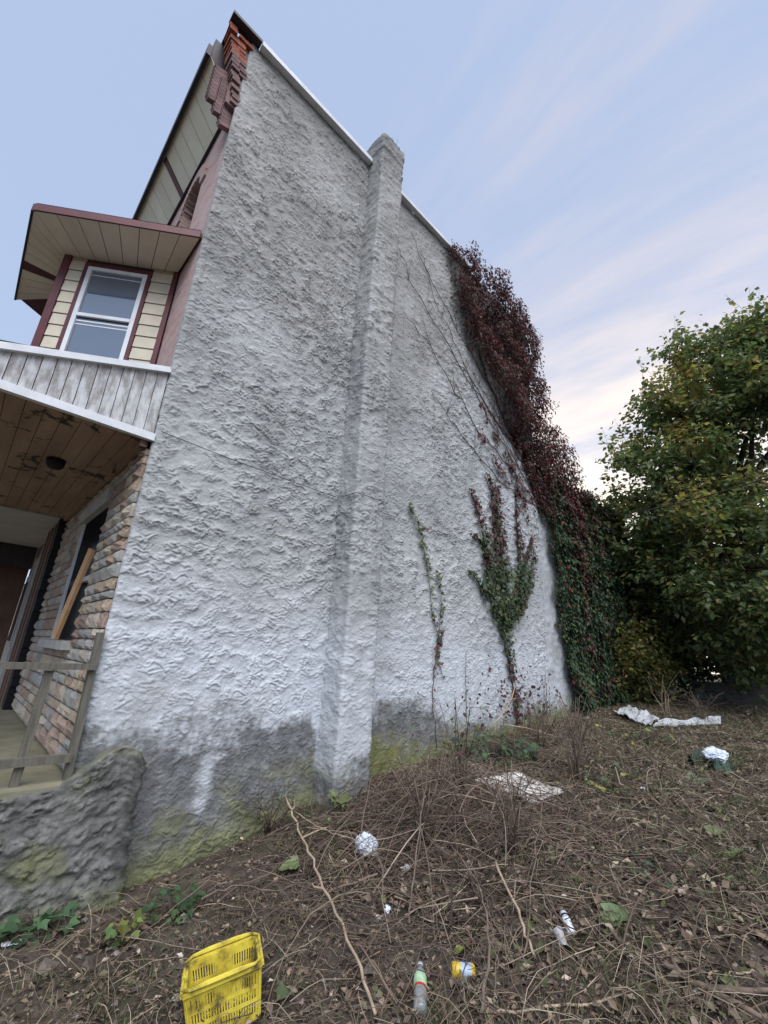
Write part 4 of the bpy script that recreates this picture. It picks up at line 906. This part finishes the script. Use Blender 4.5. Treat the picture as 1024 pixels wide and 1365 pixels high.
# longer pale straw stalks
x, y = scatter(2600, 1.5, 12); n = len(x); K = 5
a = RNG.uniform(0, 6.283, n); ln = RNG.uniform(.12, .42, n); t = np.linspace(-.5, .5, K)[None]
cx = x[:, None]+np.cos(a)[:, None]*ln[:, None]*t+RNG.normal(size=(n, K))*.006; cy = np.minimum(y[:, None]+np.sin(a)[:, None]*ln[:, None]*t+RNG.normal(size=(n, K))*.006, WY-.05)
cz = gz(cx, cy)+.02+RNG.random((n, 1))*.03+np.abs(RNG.normal(size=(n, 1)))*.05*(1-4*t*t)+RNG.normal(size=(n, 1))*t*.05
o = twigs('straw', np.stack([cx, cy, cz], -1), RNG.uniform(.0012, .0030, n)[:, None]*np.linspace(1, .6, K)[None], pick(n, [(.30, .24, .17), (.22, .17, .12), (.38, .32, .24), (.17, .13, .10)], .2), M['litter']); tagged(o, 'pale dry straw stalks lying over the litter', 'straw', None, 'stuff')
# tangle of dead stems heaped along the foot of the wall
n = 900; K = 9
x = np.concatenate([RNG.normal(3.6, .75, 560), RNG.uniform(1.8, 7.5, 240), RNG.normal(6.5, 1.0, 100)]); y = np.concatenate([RNG.normal(2.75, .55, 560), RNG.uniform(1.6, 4.0, 240), RNG.normal(3.3, .4, 100)])
a = RNG.uniform(0, 6.283, n); ln = RNG.uniform(.35, 1.25, n); t = np.linspace(-.5, .5, K)[None]; bend = RNG.normal(size=(n, 1))*.13
cx = x[:, None]+ln[:, None]*(np.cos(a)[:, None]*t-np.sin(a)[:, None]*bend*t*t*2)+np.cumsum(RNG.normal(size=(n, K))*.006, 1); cy = y[:, None]+ln[:, None]*(np.sin(a)[:, None]*t+np.cos(a)[:, None]*bend*t*t*2)+np.cumsum(RNG.normal(size=(n, K))*.006, 1)
cy = np.minimum(cy, WY-.05); msk = (cx > CX0-.05) & (cx < CX1+.05); cy = np.where(msk, np.minimum(cy, CY-.08), cy)
heap = .22*np.exp(-((x-3.7)/.9)**2-((y-3.0)/.7)**2)
cz = gz(cx, cy)+.02+(heap*RNG.random(n)+.03*RNG.random(n))[:, None]+(1-4*t*t)*RNG.gamma(1.5, .05, n)[:, None]+RNG.normal(size=(n, 1))*t*.12
R_ = RNG.gamma(2.0, .0014, n).clip(.0012, .008)[:, None]*np.linspace(1, .45, K)[None]
o = twigs('dead_brush', np.stack([cx, cy, np.maximum(cz, gz(cx, cy)+.006)], -1), R_, pick(n, [(.13, .095, .075), (.10, .07, .055), (.17, .12, .095), (.24, .19, .145), (.075, .055, .048)], .25), M['litter'], None, 5); tagged(o, 'tangle of dead brown stems heaped by the foot of the wall', 'brush', None, 'stuff')
# shrivelled seed heads and leaves caught in the brush
n = 5200; x = RNG.normal(3.75, .8, n); y = np.minimum(RNG.normal(2.9, .6, n), 4.15); hp = .20*np.exp(-((x-3.7)/.9)**2-((y-3.0)/.7)**2)
k_ = ~((x > CX0-.05) & (x < CX1+.05) & (y > CY-.06)) & (x > 1.6); x = x[k_]; y = y[k_]; hp = hp[k_]; n = len(x)
o = leaves('dry_leaves', np.stack([x, y, gz(x, y)+.015+hp*RNG.random(n)], -1), rvec(n)+[0, 0, .4], rvec(n), RNG.uniform(.012, .04, n), pick(n, [(.075, .045, .035), (.11, .065, .05), (.05, .035, .03), (.15, .09, .065)], .3), M['litter'], DIA); tagged(o, 'shrivelled dark leaves caught in the dead brush', 'dry leaves', None, 'stuff')
# thin new grass and straw in patches
x, y = scatter(60000, 1.5, 13); g_ = fbm(x*.9, y*.9, 3, 61)+.35*np.exp(-((x-5)/1.6)**2-((y-1.0)/1.0)**2)+.3*np.exp(-((x-9)/2.5)**2-((y-2.5)/1.2)**2); k = g_ > .06; x = x[k]; y = y[k]; n = len(x)
cl = pick(n, [(.075, .10, .04), (.06, .08, .035), (.11, .115, .055), (.26, .22, .14), (.19, .16, .10), (.32, .27, .19)], .25)
o = leaves('grass', np.stack([x, y, gz(x, y)], -1), rvec(n)*[1, 1, .2], rvec(n, .45)+[0, 0, .75], RNG.uniform(.03, .11, n), cl, M['grass'], BLADE); tagged(o, 'sparse young grass and straw sprouting in patches', 'grass', None, 'stuff')

# clods and stones
x, y = scatter(2600, 1.5, 10); n = len(x); s_c = RNG.gamma(2, .007, n)+.006
icov = unit(np.array([(1, 1, 1), (1, -1, -1), (-1, 1, -1), (-1, -1, 1), (1.2, 0, .3), (-1.1, .1, .2), (0, .2, 1.1), (.1, -1.1, .3)], float)); hullf = np.array([(4, 0, 6), (0, 5, 6), (2, 5, 0), (5, 3, 6), (3, 7, 6), (7, 4, 6), (4, 1, 0), (1, 2, 0), (7, 1, 4), (3, 1, 7), (5, 2, 3), (2, 1, 3)])
V = np.stack([x, y, gz(x, y)], -1)[:, None, :]+icov[None]*s_c[:, None, None]*RNG.uniform(.6, 1.3, (n, 8, 1))*np.array([1.1, 1.1, .7])
Fa = (np.arange(n)*8)[:, None, None]+hullf[None]
o = link('clods', np_mesh('clods', V.reshape(-1, 3), Fa.reshape(-1, 3), M['litter'], smooth=False, cols=np.repeat(pick(n, [(.09, .075, .06), (.13, .11, .09), (.07, .06, .05), (.24, .22, .20), (.17, .15, .13)], .25), 8, axis=0))); tagged(o, 'small clods and stones in the bare earth', 'clods', None, 'stuff')
# ------------------------------------------------------------------ weeds and low leafy plants (each its own plant)
def plant(px, py, label, n, spread, size, pal, h=.12, name='leafy_weed', cat='weed'):
    g0 = on_ground(px, py); e = empty(name, tuple(g0), label, cat); b = MB(); P = []; D_ = []
    for k in range(n):
        a = random.uniform(0, 6.28); r_ = spread*math.sqrt(random.random()); q = gp(g0[0]+r_*math.cos(a), min(WY-.06, g0[1]+r_*math.sin(a)), random.uniform(.02, h))
        b.tube([g0, (g0+q)/2+[0, 0, h*.3], q], [.003, .0025, .0015], 4); P.append(q); D_.append((math.cos(a), math.sin(a), -.3))
    b.build('stems', M['vinestem'], e); n_ = len(P)
    leaves('leaves', P, rvec(n_, .35)+[-.1, -.3, 1], np.array(D_)+rvec(n_, .3), RNG.uniform(size*.6, size*1.3, n_), pick(n_, pal), M['ivy'], LOBE, e)
random.seed(41)
BG = [(.05, .095, .045), (.04, .075, .035), (.06, .11, .05)]
plant(50, 1240, 'dark green ivy seedlings at the foot of the porch foundation', 46, .20, .075, BG)
plant(228, 1222, 'low weed patch with one broad bright green leaf by the foundation end', 34, .17, .06, [(.055, .10, .035), (.045, .085, .04)])
plant(160, 1258, 'small weed with yellow green leaves near the foundation', 14, .08, .07, [(.20, .21, .05), (.14, .18, .05), (.07, .12, .04)])
plant(660, 1010, 'dark green low weeds growing under the spindly weed at the wall', 150, .55, .09, DGREEN+BG, .25)
plant(820, 1050, 'sprawling green weed patch beyond the white sheet', 60, .45, .06, BG+YEL[:1])
plant(850, 990, 'loose weed patch beside the pale metal strip', 60, .6, .07, BG+YEL[:2], .2)
plant(900, 1165, 'faint green clover like patch in the middle of the lot', 60, .35, .04, BG, .05)
plant(455, 1085, 'pale green withered weed at the chimney foot', 10, .10, .12, [(.16, .19, .08), (.13, .16, .08)], .2)
# fallen broad leaves, each on its own
LEAVES = [(247, 1216, .13, (.055, .13, .035), 'broad bright green leaf lying on the weeds near the foundation'), (384, 1167, .15, (.17, .22, .09), 'pale green curled leaf on the brush left of the plastic bag'),
    (462, 1112, .16, (.20, .24, .11), 'pale upright withered leaf beside the plastic bag'), (818, 1235, .15, (.14, .20, .09), 'folded pale green leaf right of the white bottle'), (845, 1150, .15, (.055, .10, .05), 'dark green lobed leaf lying flat in mid lot'),
    (982, 1150, .15, (.10, .15, .05), 'green triangular leaf lying at the lot edge'), (953, 1116, .13, (.16, .19, .09), 'pale narrow leaf beyond the triangular leaf'), (375, 1343, .09, (.09, .12, .06), 'dull green small leaf on bare earth beside the yellow basket'),
    (612, 1282, .06, (.22, .26, .06), 'tiny yellow green leaf beside the drink can'), (925, 1045, .30, (.19, .23, .15), 'large crumpled pale leaf heap before the white rag')]
def big_leaf(px, py, s, c, label, k):
    m_ = simple('fallen_leaf', c, tuple(v*.6 for v in c), .55, 20, bs=.3, bd=.003); s *= 1.2; g0 = on_ground(px, py)+[0, 0, .05]; v = []; f = []; n = 14
    prof = [0, .45, .75, .95, 1.0, .9, .72, .62, .72, .60, .45, .30, .15, 0]; rs = random.Random(k); az = rs.uniform(0, 6.28); curl = rs.uniform(.15, .5); til = rs.uniform(-.25, .25)
    for i in range(n):
        t = i/(n-1); w = prof[i]*.46*(1+.12*rs.uniform(-1, 1))
        for j, q in enumerate((-1, -.5, 0, .5, 1)):
            v.append((w*q, t-.5, curl*(w*q)**2*1.6+.10*math.sin(t*3.1+k)-.06*(j in (1, 3))+til*w*q+.03*rs.uniform(-1, 1)))
    for i in range(n-1):
        for j in range(4): f.append((i*5+j, i*5+j+1, (i+1)*5+j+1, (i+1)*5+j))
    me = MB().add([(a*s, b_*s, c_*s) for a, b_, c_ in v], f).mesh('fallen_leaf', m_, True); o = link('fallen_leaf', me, None, tuple(g0), (rs.uniform(-.3, .3), rs.uniform(-.3, .3), az)); tagged(o, label, 'leaf')
for k, q in enumerate(LEAVES): big_leaf(*q, k)

# ------------------------------------------------------------------ fallen branches
def branch(px, label, r0, r1, m, lift=.04, forks=(), h=None):
    """px: pixels of points that lie on (or h above) the ground"""
    W_ = [on_ground(*q)+[0, 0, lift+(h[i] if h else 0)] for i, q in enumerate(px)]; fine_ = []
    for a, c in zip(W_[:-1], W_[1:]):
        for k in range(6):
            q = a+(c-a)*k/6+np.array([random.gauss(0, .007), random.gauss(0, .007), random.gauss(0, .004)]); q[2] = max(q[2], float(gz(q[0], q[1]))+r0*.8); fine_.append(q)
    fine_.append(W_[-1]); r0 *= .78; r1 *= .78; b = MB(); L_ = len(fine_); rr = [r0+(r1-r0)*i/(L_-1)+random.uniform(-.0007, .0012) for i in range(L_)]; b.tube(fine_, rr, 7)
    e = b.build('fallen_branch', m, None, True); tagged(e, label, 'branch')
    for k, (i, dx, dy, dz, l_) in enumerate(forks):
        p0 = fine_[min(L_-1, int(i*L_))]; d = np.array([dx, dy, dz]); s = MB(); s.tube([p0, p0+d*l_*.5+rvec(1, .015)[0], p0+d*l_], [r1*1.1, r1*.8, r1*.35], 5); s.build('twig', m, e, True)
branch([(500, 1375), (470, 1295), (430, 1215), (400, 1150), (376, 1103)], 'long bent brown branch running from the foreground towards the chimney', .010, .011, M['palestem'], .05, [(.9, .3, .35, .1, .4), (.75, .5, -.1, .1, .5), (.5, -.3, .1, .15, .25)], [.0, .04, .08, .12, .2])
branch([(376, 1103), (420, 1135), (490, 1165)], 'thin brown stick crossing the top of the bent branch', .007, .004, M['palestem'], .18)
branch([(545, 1243), (552, 1190), (565, 1130), (572, 1060)], 'upright forked brown stalk standing in the brush', .009, .004, M['deadstem'], .04, [(.3, .6, -.1, .5, .6)], [0, .15, .33, .5])
branch([(800, 1248), (870, 1285), (930, 1325), (1030, 1372)], 'thick grey brown branch lying toward the lot edge', .012, .022, M['deadstem'], .03, [(.7, .4, -.6, .12, .5), (.6, .3, .3, .1, .3)])
branch([(650, 1362), (760, 1350), (840, 1335), (905, 1331)], 'pale curved stick lying across the foreground', .008, .005, M['palestem'], .02)
branch([(940, 1305), (985, 1303), (1030, 1302)], 'short pale straight stick at the lot edge', .007, .006, M['palestem'], .02)
branch([(975, 1222), (1000, 1245), (1035, 1268)], 'bleached flat driftwood like stick at the lot edge', .015, .022, M['palestem'], .02)
branch([(640, 1372), (655, 1290), (640, 1215), (600, 1165)], 'long dark stalk curving up through the brush', .010, .005, M['deadstem'], .04, [(.55, -.1, .2, .5, .5)], [0, .05, .1, .15])
branch([(715, 1285), (690, 1245), (662, 1192)], 'short pale broken stalk in the brush', .009, .011, M['palestem'], .02, (), [0, .08, .16])
branch([(700, 1290), (712, 1200), (728, 1130)], 'slender upright tan stalk right of the brush', .006, .003, M['deadstem'], .03, (), [0, .12, .3])
branch([(880, 1130), (800, 1098), (740, 1080)], 'dark thin stick lying beyond the white sheet', .006, .004, M['deadstem'], .02)
branch([(250, 1310), (300, 1290), (360, 1245), (430, 1185)], 'thin dark runner stem lying over the yellow basket', .005, .004, M['deadstem'], .03, (), [.34, .36, .18, .05])

# ------------------------------------------------------------------ dry standing weeds
def dry_weed(px, py, label, n, h, spread, m, leafpal=None, lean=(0, 0)):
    g0 = on_ground(px, py); e = empty('dry_weed', tuple(g0), label, 'weed'); b = MB(); P = []
    for k in range(n):
        a = random.uniform(0, 6.28); hh = h*random.uniform(.55, 1.1); s = spread*random.uniform(.2, 1); p0 = g0+np.array([random.gauss(0, .03), random.gauss(0, .03), -.02])
        p1 = p0+np.array([math.cos(a)*s*.25+lean[0]*.3, math.sin(a)*s*.25+lean[1]*.3, hh*.5]); p2 = p0+np.array([math.cos(a)*s+lean[0], math.sin(a)*s+lean[1], hh]); p2[1] = min(p2[1], WY-.08); p1[1] = min(p1[1], WY-.08)
        p3 = p2+np.array([math.cos(a)*s*.5, math.sin(a)*s*.3, -hh*random.uniform(-.05, .25)]); p3[1] = min(p3[1], WY-.06); b.tube([p0, p1, p2, p3], [.006, .0045, .003, .0015], 5)
        for j in range(3):
            t = random.random(); q = p1+(p2-p1)*t; d = rvec(1, .18)[0]+[0, 0, .08]; r_ = q+d; r_[1] = min(r_[1], WY-.06); b.tube([q, (q+r_)/2+[0, 0, .03], r_], [.0025, .002, .001], 4); P.append(r_)
    b.build('stems', m, e, True)
    if leafpal: 
        P = np.array(P); leaves('leaves', P, rvec(len(P)), rvec(len(P))+[0, 0, -.5], RNG.uniform(.03, .07, len(P)), pick(len(P), leafpal), M['ivy'], OV, e)
    return e
random.seed(51)
dry_weed(560, 1130, 'tall dead stalks tangled in the middle of the brush', 16, .75, .5, M['deadstem'])
dry_weed(680, 1140, 'leaning dry brown stalks on the far side of the brush', 14, .6, .5, M['deadstem'])
dry_weed(770, 1045, 'bushy leafless brown weed standing right of the white sheet', 30, .95, .35, M['deadstem'])
dry_weed(612, 1060, 'dead reddish weed with a few wilted leaves before the plaster', 12, 1.0, .28, M['deadstem'], [(.09, .03, .035), (.10, .11, .04)])
dry_weed(720, 1000, 'arching thin brown weed between the white sheet and the wall', 14, .8, .55, M['deadstem'])
dry_weed(890, 960, 'pale straw coloured weed stalks over the metal strip', 9, .55, .22, M['palestem'])
dry_weed(360, 1110, 'low leafless twiggy weed against the stained plaster left of the chimney', 14, .35, .4, M['vinestem'])
dry_weed(940, 965, 'thin bare weed stalks before the block wall', 10, .6, .5, M['deadstem'])
tw = [wpt(688, 1000, 3.85)]; b = MB(); q = [wpt(*p_, 3.75) for p_ in ((668, 985), (650, 972), (668, 955), (682, 932), (687, 914))]; b.tube(q, [.012, .012, .011, .009, .006], 6); b.tube([wpt(682, 932, 3.75), wpt(692, 930, 3.75)], [.007, .004], 5); g0 = gp(q[0][0]+.15, 3.6); b.tube([g0, q[0]], [.012, .012], 6)
tagged(b.build('fallen_branch', M['palestem'], None, True), 'bleached forked branch propped upright before the fan shaped creeper', 'branch')
b = MB(); q = [wpt(*p_, 3.7) for p_ in ((672, 966), (700, 970), (722, 976))]; g0 = gp(q[2][0]+.35, 3.5); b.tube(q+[g0], [.006, .009, .009, .007], 6); tagged(b.build('fallen_branch', M['palestem'], None, True), 'short bleached branch slanting to the ground behind the white sheet', 'branch')

# ------------------------------------------------------------------ rubbish
def frame_at(px, py, rx=0, ry=0, rz=0, lift=0):
    g0 = on_ground(px, py); return tuple(g0+[0, 0, lift]), (rx, ry, rz)
# yellow shopping basket: tapered slotted walls, rim, two folded handles
def basket():
    W2, D2, H_, tp = .165, .118, .205, .88     # half width, half depth, height, taper at the floor
    wp = lambda s, t, z: None
    c0 = on_ground(300, 1362)
    e = empty('shopping_basket', tuple(c0+[0, 0, .01]), 'yellow plastic shopping basket standing tilted in the dirt', 'basket')
    e.rotation_euler = (rad(-4), rad(-12), rad(-24)); ml = []
    def part(nm, mb): o = bpy.data.objects.new(nm, mb.mesh(nm, M['yellow'])); col.objects.link(o); o.parent = e; return o
    ring = lambda z: [(sx*W2*(tp+(1-tp)*z/H_), sy*D2*(tp+(1-tp)*z/H_)) for sx, sy in ((-1, -1), (1, -1), (1, 1), (-1, 1))]
    for i, nm in enumerate(('front_wall', 'side_wall', 'back_wall', 'side_wall')):
        mb = MB(); n = 26 if i % 2 == 0 else 16
        P = lambda t, z: np.array([*(np.array(ring(z)[i])*(1-t)+np.array(ring(z)[(i+1) % 4])*t), z])
        for (z0, z1) in ((.0, .026), (.066, .080), (.118, .132), (.176, .21)):
            mb.beam(P(0, (z0+z1)/2), P(1, (z0+z1)/2), .006, z1-z0, (0, 0, 1))
        for k in range(n+1):
            t = k/n; mb.beam(P(t, .01), P(t, .20), .0062 if k not in (0, n) else .02, .005, np.cross(P(1, 0)-P(0, 0), (0, 0, 1)))
        if i % 2 == 0: mb.hexa([P(.36, .128), P(.64, .128), P(.64, .128)*[.985, .985, 1], P(.36, .128)*[.985, .985, 1], P(.36, .182), P(.64, .182), P(.64, .182)*[.985, .985, 1], P(.36, .182)*[.985, .985, 1]])
        part(nm, mb)
    mb = MB(); q = ring(0)
    for k in range(14): t = (k+.5)/14; a = np.array(q[0])*(1-t)+np.array(q[1])*t; c = np.array(q[3])*(1-t)+np.array(q[2])*t; mb.beam((*a, .004), (*c, .004), .012, .005)
    for t in (.15, .5, .85): a = np.array(q[0])*(1-t)+np.array(q[3])*t; c = np.array(q[1])*(1-t)+np.array(q[2])*t; mb.beam((*a, .006), (*c, .006), .016, .005)
    part('floor', mb)
    mb = MB(); R_ = [(sx*(W2+.010), sy*(D2+.010), H_) for sx, sy in ((-1, -1), (1, -1), (1, 1), (-1, 1))]
    for k in range(4): mb.beam(R_[k], R_[(k+1) % 4], .022, .016)
    part('rim', mb)
    for s in (-1, 1):
        mb = MB(); y0 = s*(D2+.012); mb.tube([(-W2-.012, s*.02, H_+.012), (-W2-.014, y0*.8, H_+.016), (-W2+.02, y0+s*.012, H_+.018), (-.07, y0+s*.014, H_+.02), (.07, y0+s*.014, H_+.02), (W2-.02, y0+s*.012, H_+.018), (W2+.014, y0*.8, H_+.016), (W2+.012, s*.02, H_+.012)], [.006, .006, .007, .011, .011, .007, .006, .006], 7); o = part('handle', mb)
basket()
def crumple(name, label, cat, px, py, r, m, sq=(1, 1, .7), seed=0, lift=.0):
    rs = np.random.default_rng(seed); n, k = 26, 34; th = np.linspace(.02, np.pi-.02, n); ph = np.linspace(0, 2*np.pi, k); T, Ph = np.meshgrid(th, ph, indexing='ij')
    d = np.stack([np.sin(T)*np.cos(Ph), np.sin(T)*np.sin(Ph), np.cos(T)], -1); rr = np.ones_like(T)
    for i in range(15):                              # random facets, like crushed film
        q = unit(rs.normal(size=3)); c = d@q; rr = np.minimum(rr, rs.uniform(.55, .95)/np.maximum(c, .30))
    rr = rr+.30*np.abs(pn(d[..., 0]*3+seed, d[..., 2]*3+d[..., 1]*2, seed))+.10*pn(d[..., 0]*9+seed, d[..., 2]*9+d[..., 1]*6, seed+3); P = d*rr[..., None]*r*np.array(sq); g0 = on_ground(px, py)+[0, 0, r*sq[2]*.75+lift]; P = P+g0
    o = link(name, np_mesh(name, P, grid_faces(n, k), m, smooth=False)); tagged(o, label, cat); return o
crumple('plastic_bag', 'round crumpled bluish white plastic bag in the brush below the chimney', 'bag', 489, 1140, .095, M['bag'], (1, 1, .95), 3)
crumple('paper_scrap', 'small white crumpled scrap in the brush, left of the forked stalk', 'scrap', 516, 1217, .030, M['bag'], (1, .8, .8), 4)
crumple('paper_scrap', 'second greyish crumpled scrap lying lower than the white one', 'scrap', 504, 1228, .026, M['sheet'], (.8, 1, .7), 5)
crumple('paper_scrap', 'torn white paper wads beneath the round plastic bag', 'scrap', 542, 1160, .040, M['sheet'], (1.3, .8, .5), 6)
crumple('plastic_bag', 'crumpled white bag lying on a dark green rag', 'bag', 958, 1022, .16, M['bag'], (1.3, .8, .6), 7, .05)
crumple('paper_scrap', 'tiny white scrap on the earth beyond the white sheet', 'scrap', 858, 1055, .045, M['bag'], (1, 1, .5), 9)
def sheet(name, label, cat, corners, th, m, wob, seed, lift=.05, n=(26, 14)):
    C = [on_ground(*q)+[0, 0, lift] for q in corners]; u = np.linspace(0, 1, n[0]); v = np.linspace(0, 1, n[1]); Ug, Vg = np.meshgrid(u, v, indexing='ij'); Ue = Ug[..., None]; Ve = Vg[..., None]
    P = (C[0]*(1-Ue)+C[1]*Ue)*(1-Ve)+(C[3]*(1-Ue)+C[2]*Ue)*Ve; P[..., 2] += wob*fbm(Ug*4+seed, Vg*2, 3, seed)
    P[..., 2] = np.maximum(P[..., 2], gz(P[..., 0], P[..., 1])+.012)
    B = P-np.array([0, 0, th]); F1 = grid_faces(*n); N_ = n[0]*n[1]; top = P.reshape(-1, 3); bot = B.reshape(-1, 3); idx = np.arange(N_).reshape(n); edge = np.concatenate([idx[:, 0], idx[-1, 1:], idx[::-1, -1][1:], idx[0, ::-1][1:-1]]); e2 = np.roll(edge, -1)
    Fs = np.stack([edge, e2, e2+N_, edge+N_], -1); me = np_mesh(name, np.concatenate([top, bot]), np.concatenate([F1, F1[:, ::-1]+N_, Fs]), m, smooth=False); o = link(name, me); tagged(o, label, cat); return o
sheet('white_sheet', 'dirty white panel lying flat before the wall under dead twigs', 'sheet', [(632, 1046), (712, 1078), (752, 1062), (690, 1036)], .012, M['sheet'], .05, 3)
sheet('metal_strip', 'long pale bent metal strip lying at the back of the lot', 'metal strip', [(820, 956), (862, 976), (880, 966), (838, 948)], .02, M['galv'], .16, 5, .12)
sheet('metal_strip', 'narrow pale trim piece continuing behind the bent metal strip', 'metal strip', [(872, 974), (962, 970), (962, 961), (880, 966)], .02, M['galv'], .10, 6, .08)
sheet('white_sheet', 'tiny white torn strip near the ivy seedlings', 'sheet', [(0, 1268), (28, 1263), (28, 1258), (0, 1264)], .003, M['bag'], .02, 7, .02, (8, 4))
sheet('green_rag', 'dark green rag under a white bag near the lot edge', 'rag', [(918, 1020), (972, 1040), (985, 1022), (930, 1006)], .01, M['greenrag'], .30, 8, .05)
b = MB()
# drink can, bottles, cup
def radial(nm, label, cat, px, py, bands, axis_, roll=0.0, lift=.0, n=18):
    g0 = on_ground(px, py); e = empty(nm, tuple(g0), label, cat); ax = unit(np.array(axis_, float)); q = Vector(ax).to_track_quat('Z', 'Y').to_matrix().to_4x4()
    rmax = max(r for _, pr, _ in bands for r, _ in pr); T = Matrix.Translation(tuple(g0+[0, 0, rmax*.9+lift])) @ q
    for pn_, pr, m in bands: MB().lathe(pr, n, T).build(pn_, m, e, True)
    return e
def plain(name, c, rough=.35, met=0, tr=0):
    m, t, bb = newmat(name); v = coords(t); t.links.new(ramp(t, noise(t, 30, 4, .6, v), [(.3, tuple(x*.6 for x in c)), (.6, c)]), bb.inputs['Base Color']); bb.inputs['Roughness'].default_value = rough; bb.inputs['Metallic'].default_value = met; bb.inputs['Transmission Weight'].default_value = tr; bb.inputs['Specular IOR Level'].default_value = .5; return m
yl, bu, gn, rd, wh, cl_ = plain('can_yellow', (.65, .45, .04)), plain('can_blue', (.42, .52, .66)), plain('label_green', (.40, .58, .36)), plain('label_red', (.5, .04, .03)), plain('bottle_white', (.72, .76, .84)), plain('clear_plastic', (.45, .48, .47), .15, 0, .45)
radial('drink_can', 'yellow drink can with pale blue printed side lying in the straw', 'can', 617, 1305, [('can_body', [(.026, -.060), (.033, -.052), (.033, -.015)], yl), ('label', [(.0332, -.015), (.0332, .040)], bu), ('can_band', [(.033, .040), (.033, .050), (.028, .06)], yl), ('lid', [(.028, .06), (.026, .057), (.0, .056)], M['silver']), ('base', [(.026, -.06), (.0, -.055)], M['silver'])], (.75, -.65, -.05))
radial('plastic_bottle', 'clear crushed plastic bottle with green and white label on the straw', 'bottle', 560, 1330, [('bottle_body', [(.0, -.125), (.03, -.125), (.034, -.115), (.033, -.08), (.035, -.05), (.033, -.01)], cl_), ('label', [(.0338, -.01), (.0345, .03), (.0338, .06)], gn), ('label_band', [(.0345, -.018), (.0345, -.004)], rd), ('shoulder', [(.033, .06), (.030, .085), (.014, .112), (.013, .13)], cl_), ('bottle_cap', [(.016, .128), (.016, .145), (.0, .146)], wh)], (.62, .55, .1))
radial('plastic_bottle', 'small white plastic bottle with dark cap band standing askew on the earth', 'bottle', 758, 1240, [('bottle_body', [(.0, -.06), (.022, -.06), (.026, -.05), (.024, -.005), (.026, .03), (.022, .045)], wh), ('cap_ring', [(.023, .045), (.025, .05), (.024, .056)], M['black']), ('bottle_cap', [(.022, .056), (.022, .075), (.0, .078)], wh)], (.62, .62, .25), 0, .0)
radial('paper_cup', 'small translucent grey cup lying beside the white bottle', 'cup', 749, 1262, [('cup_wall', [(.020, -.04), (.030, .04)], plain('cup_grey', (.42, .40, .42), .4)), ('cup_rim', [(.0300, .038), (.0325, .040), (.0300, .043)], plain('cup_rim', (.5, .5, .52))), ('cup_base', [(.0, -.038), (.020, -.04)], plain('cup_base', (.4, .38, .4)))], (.35, .6, .5))
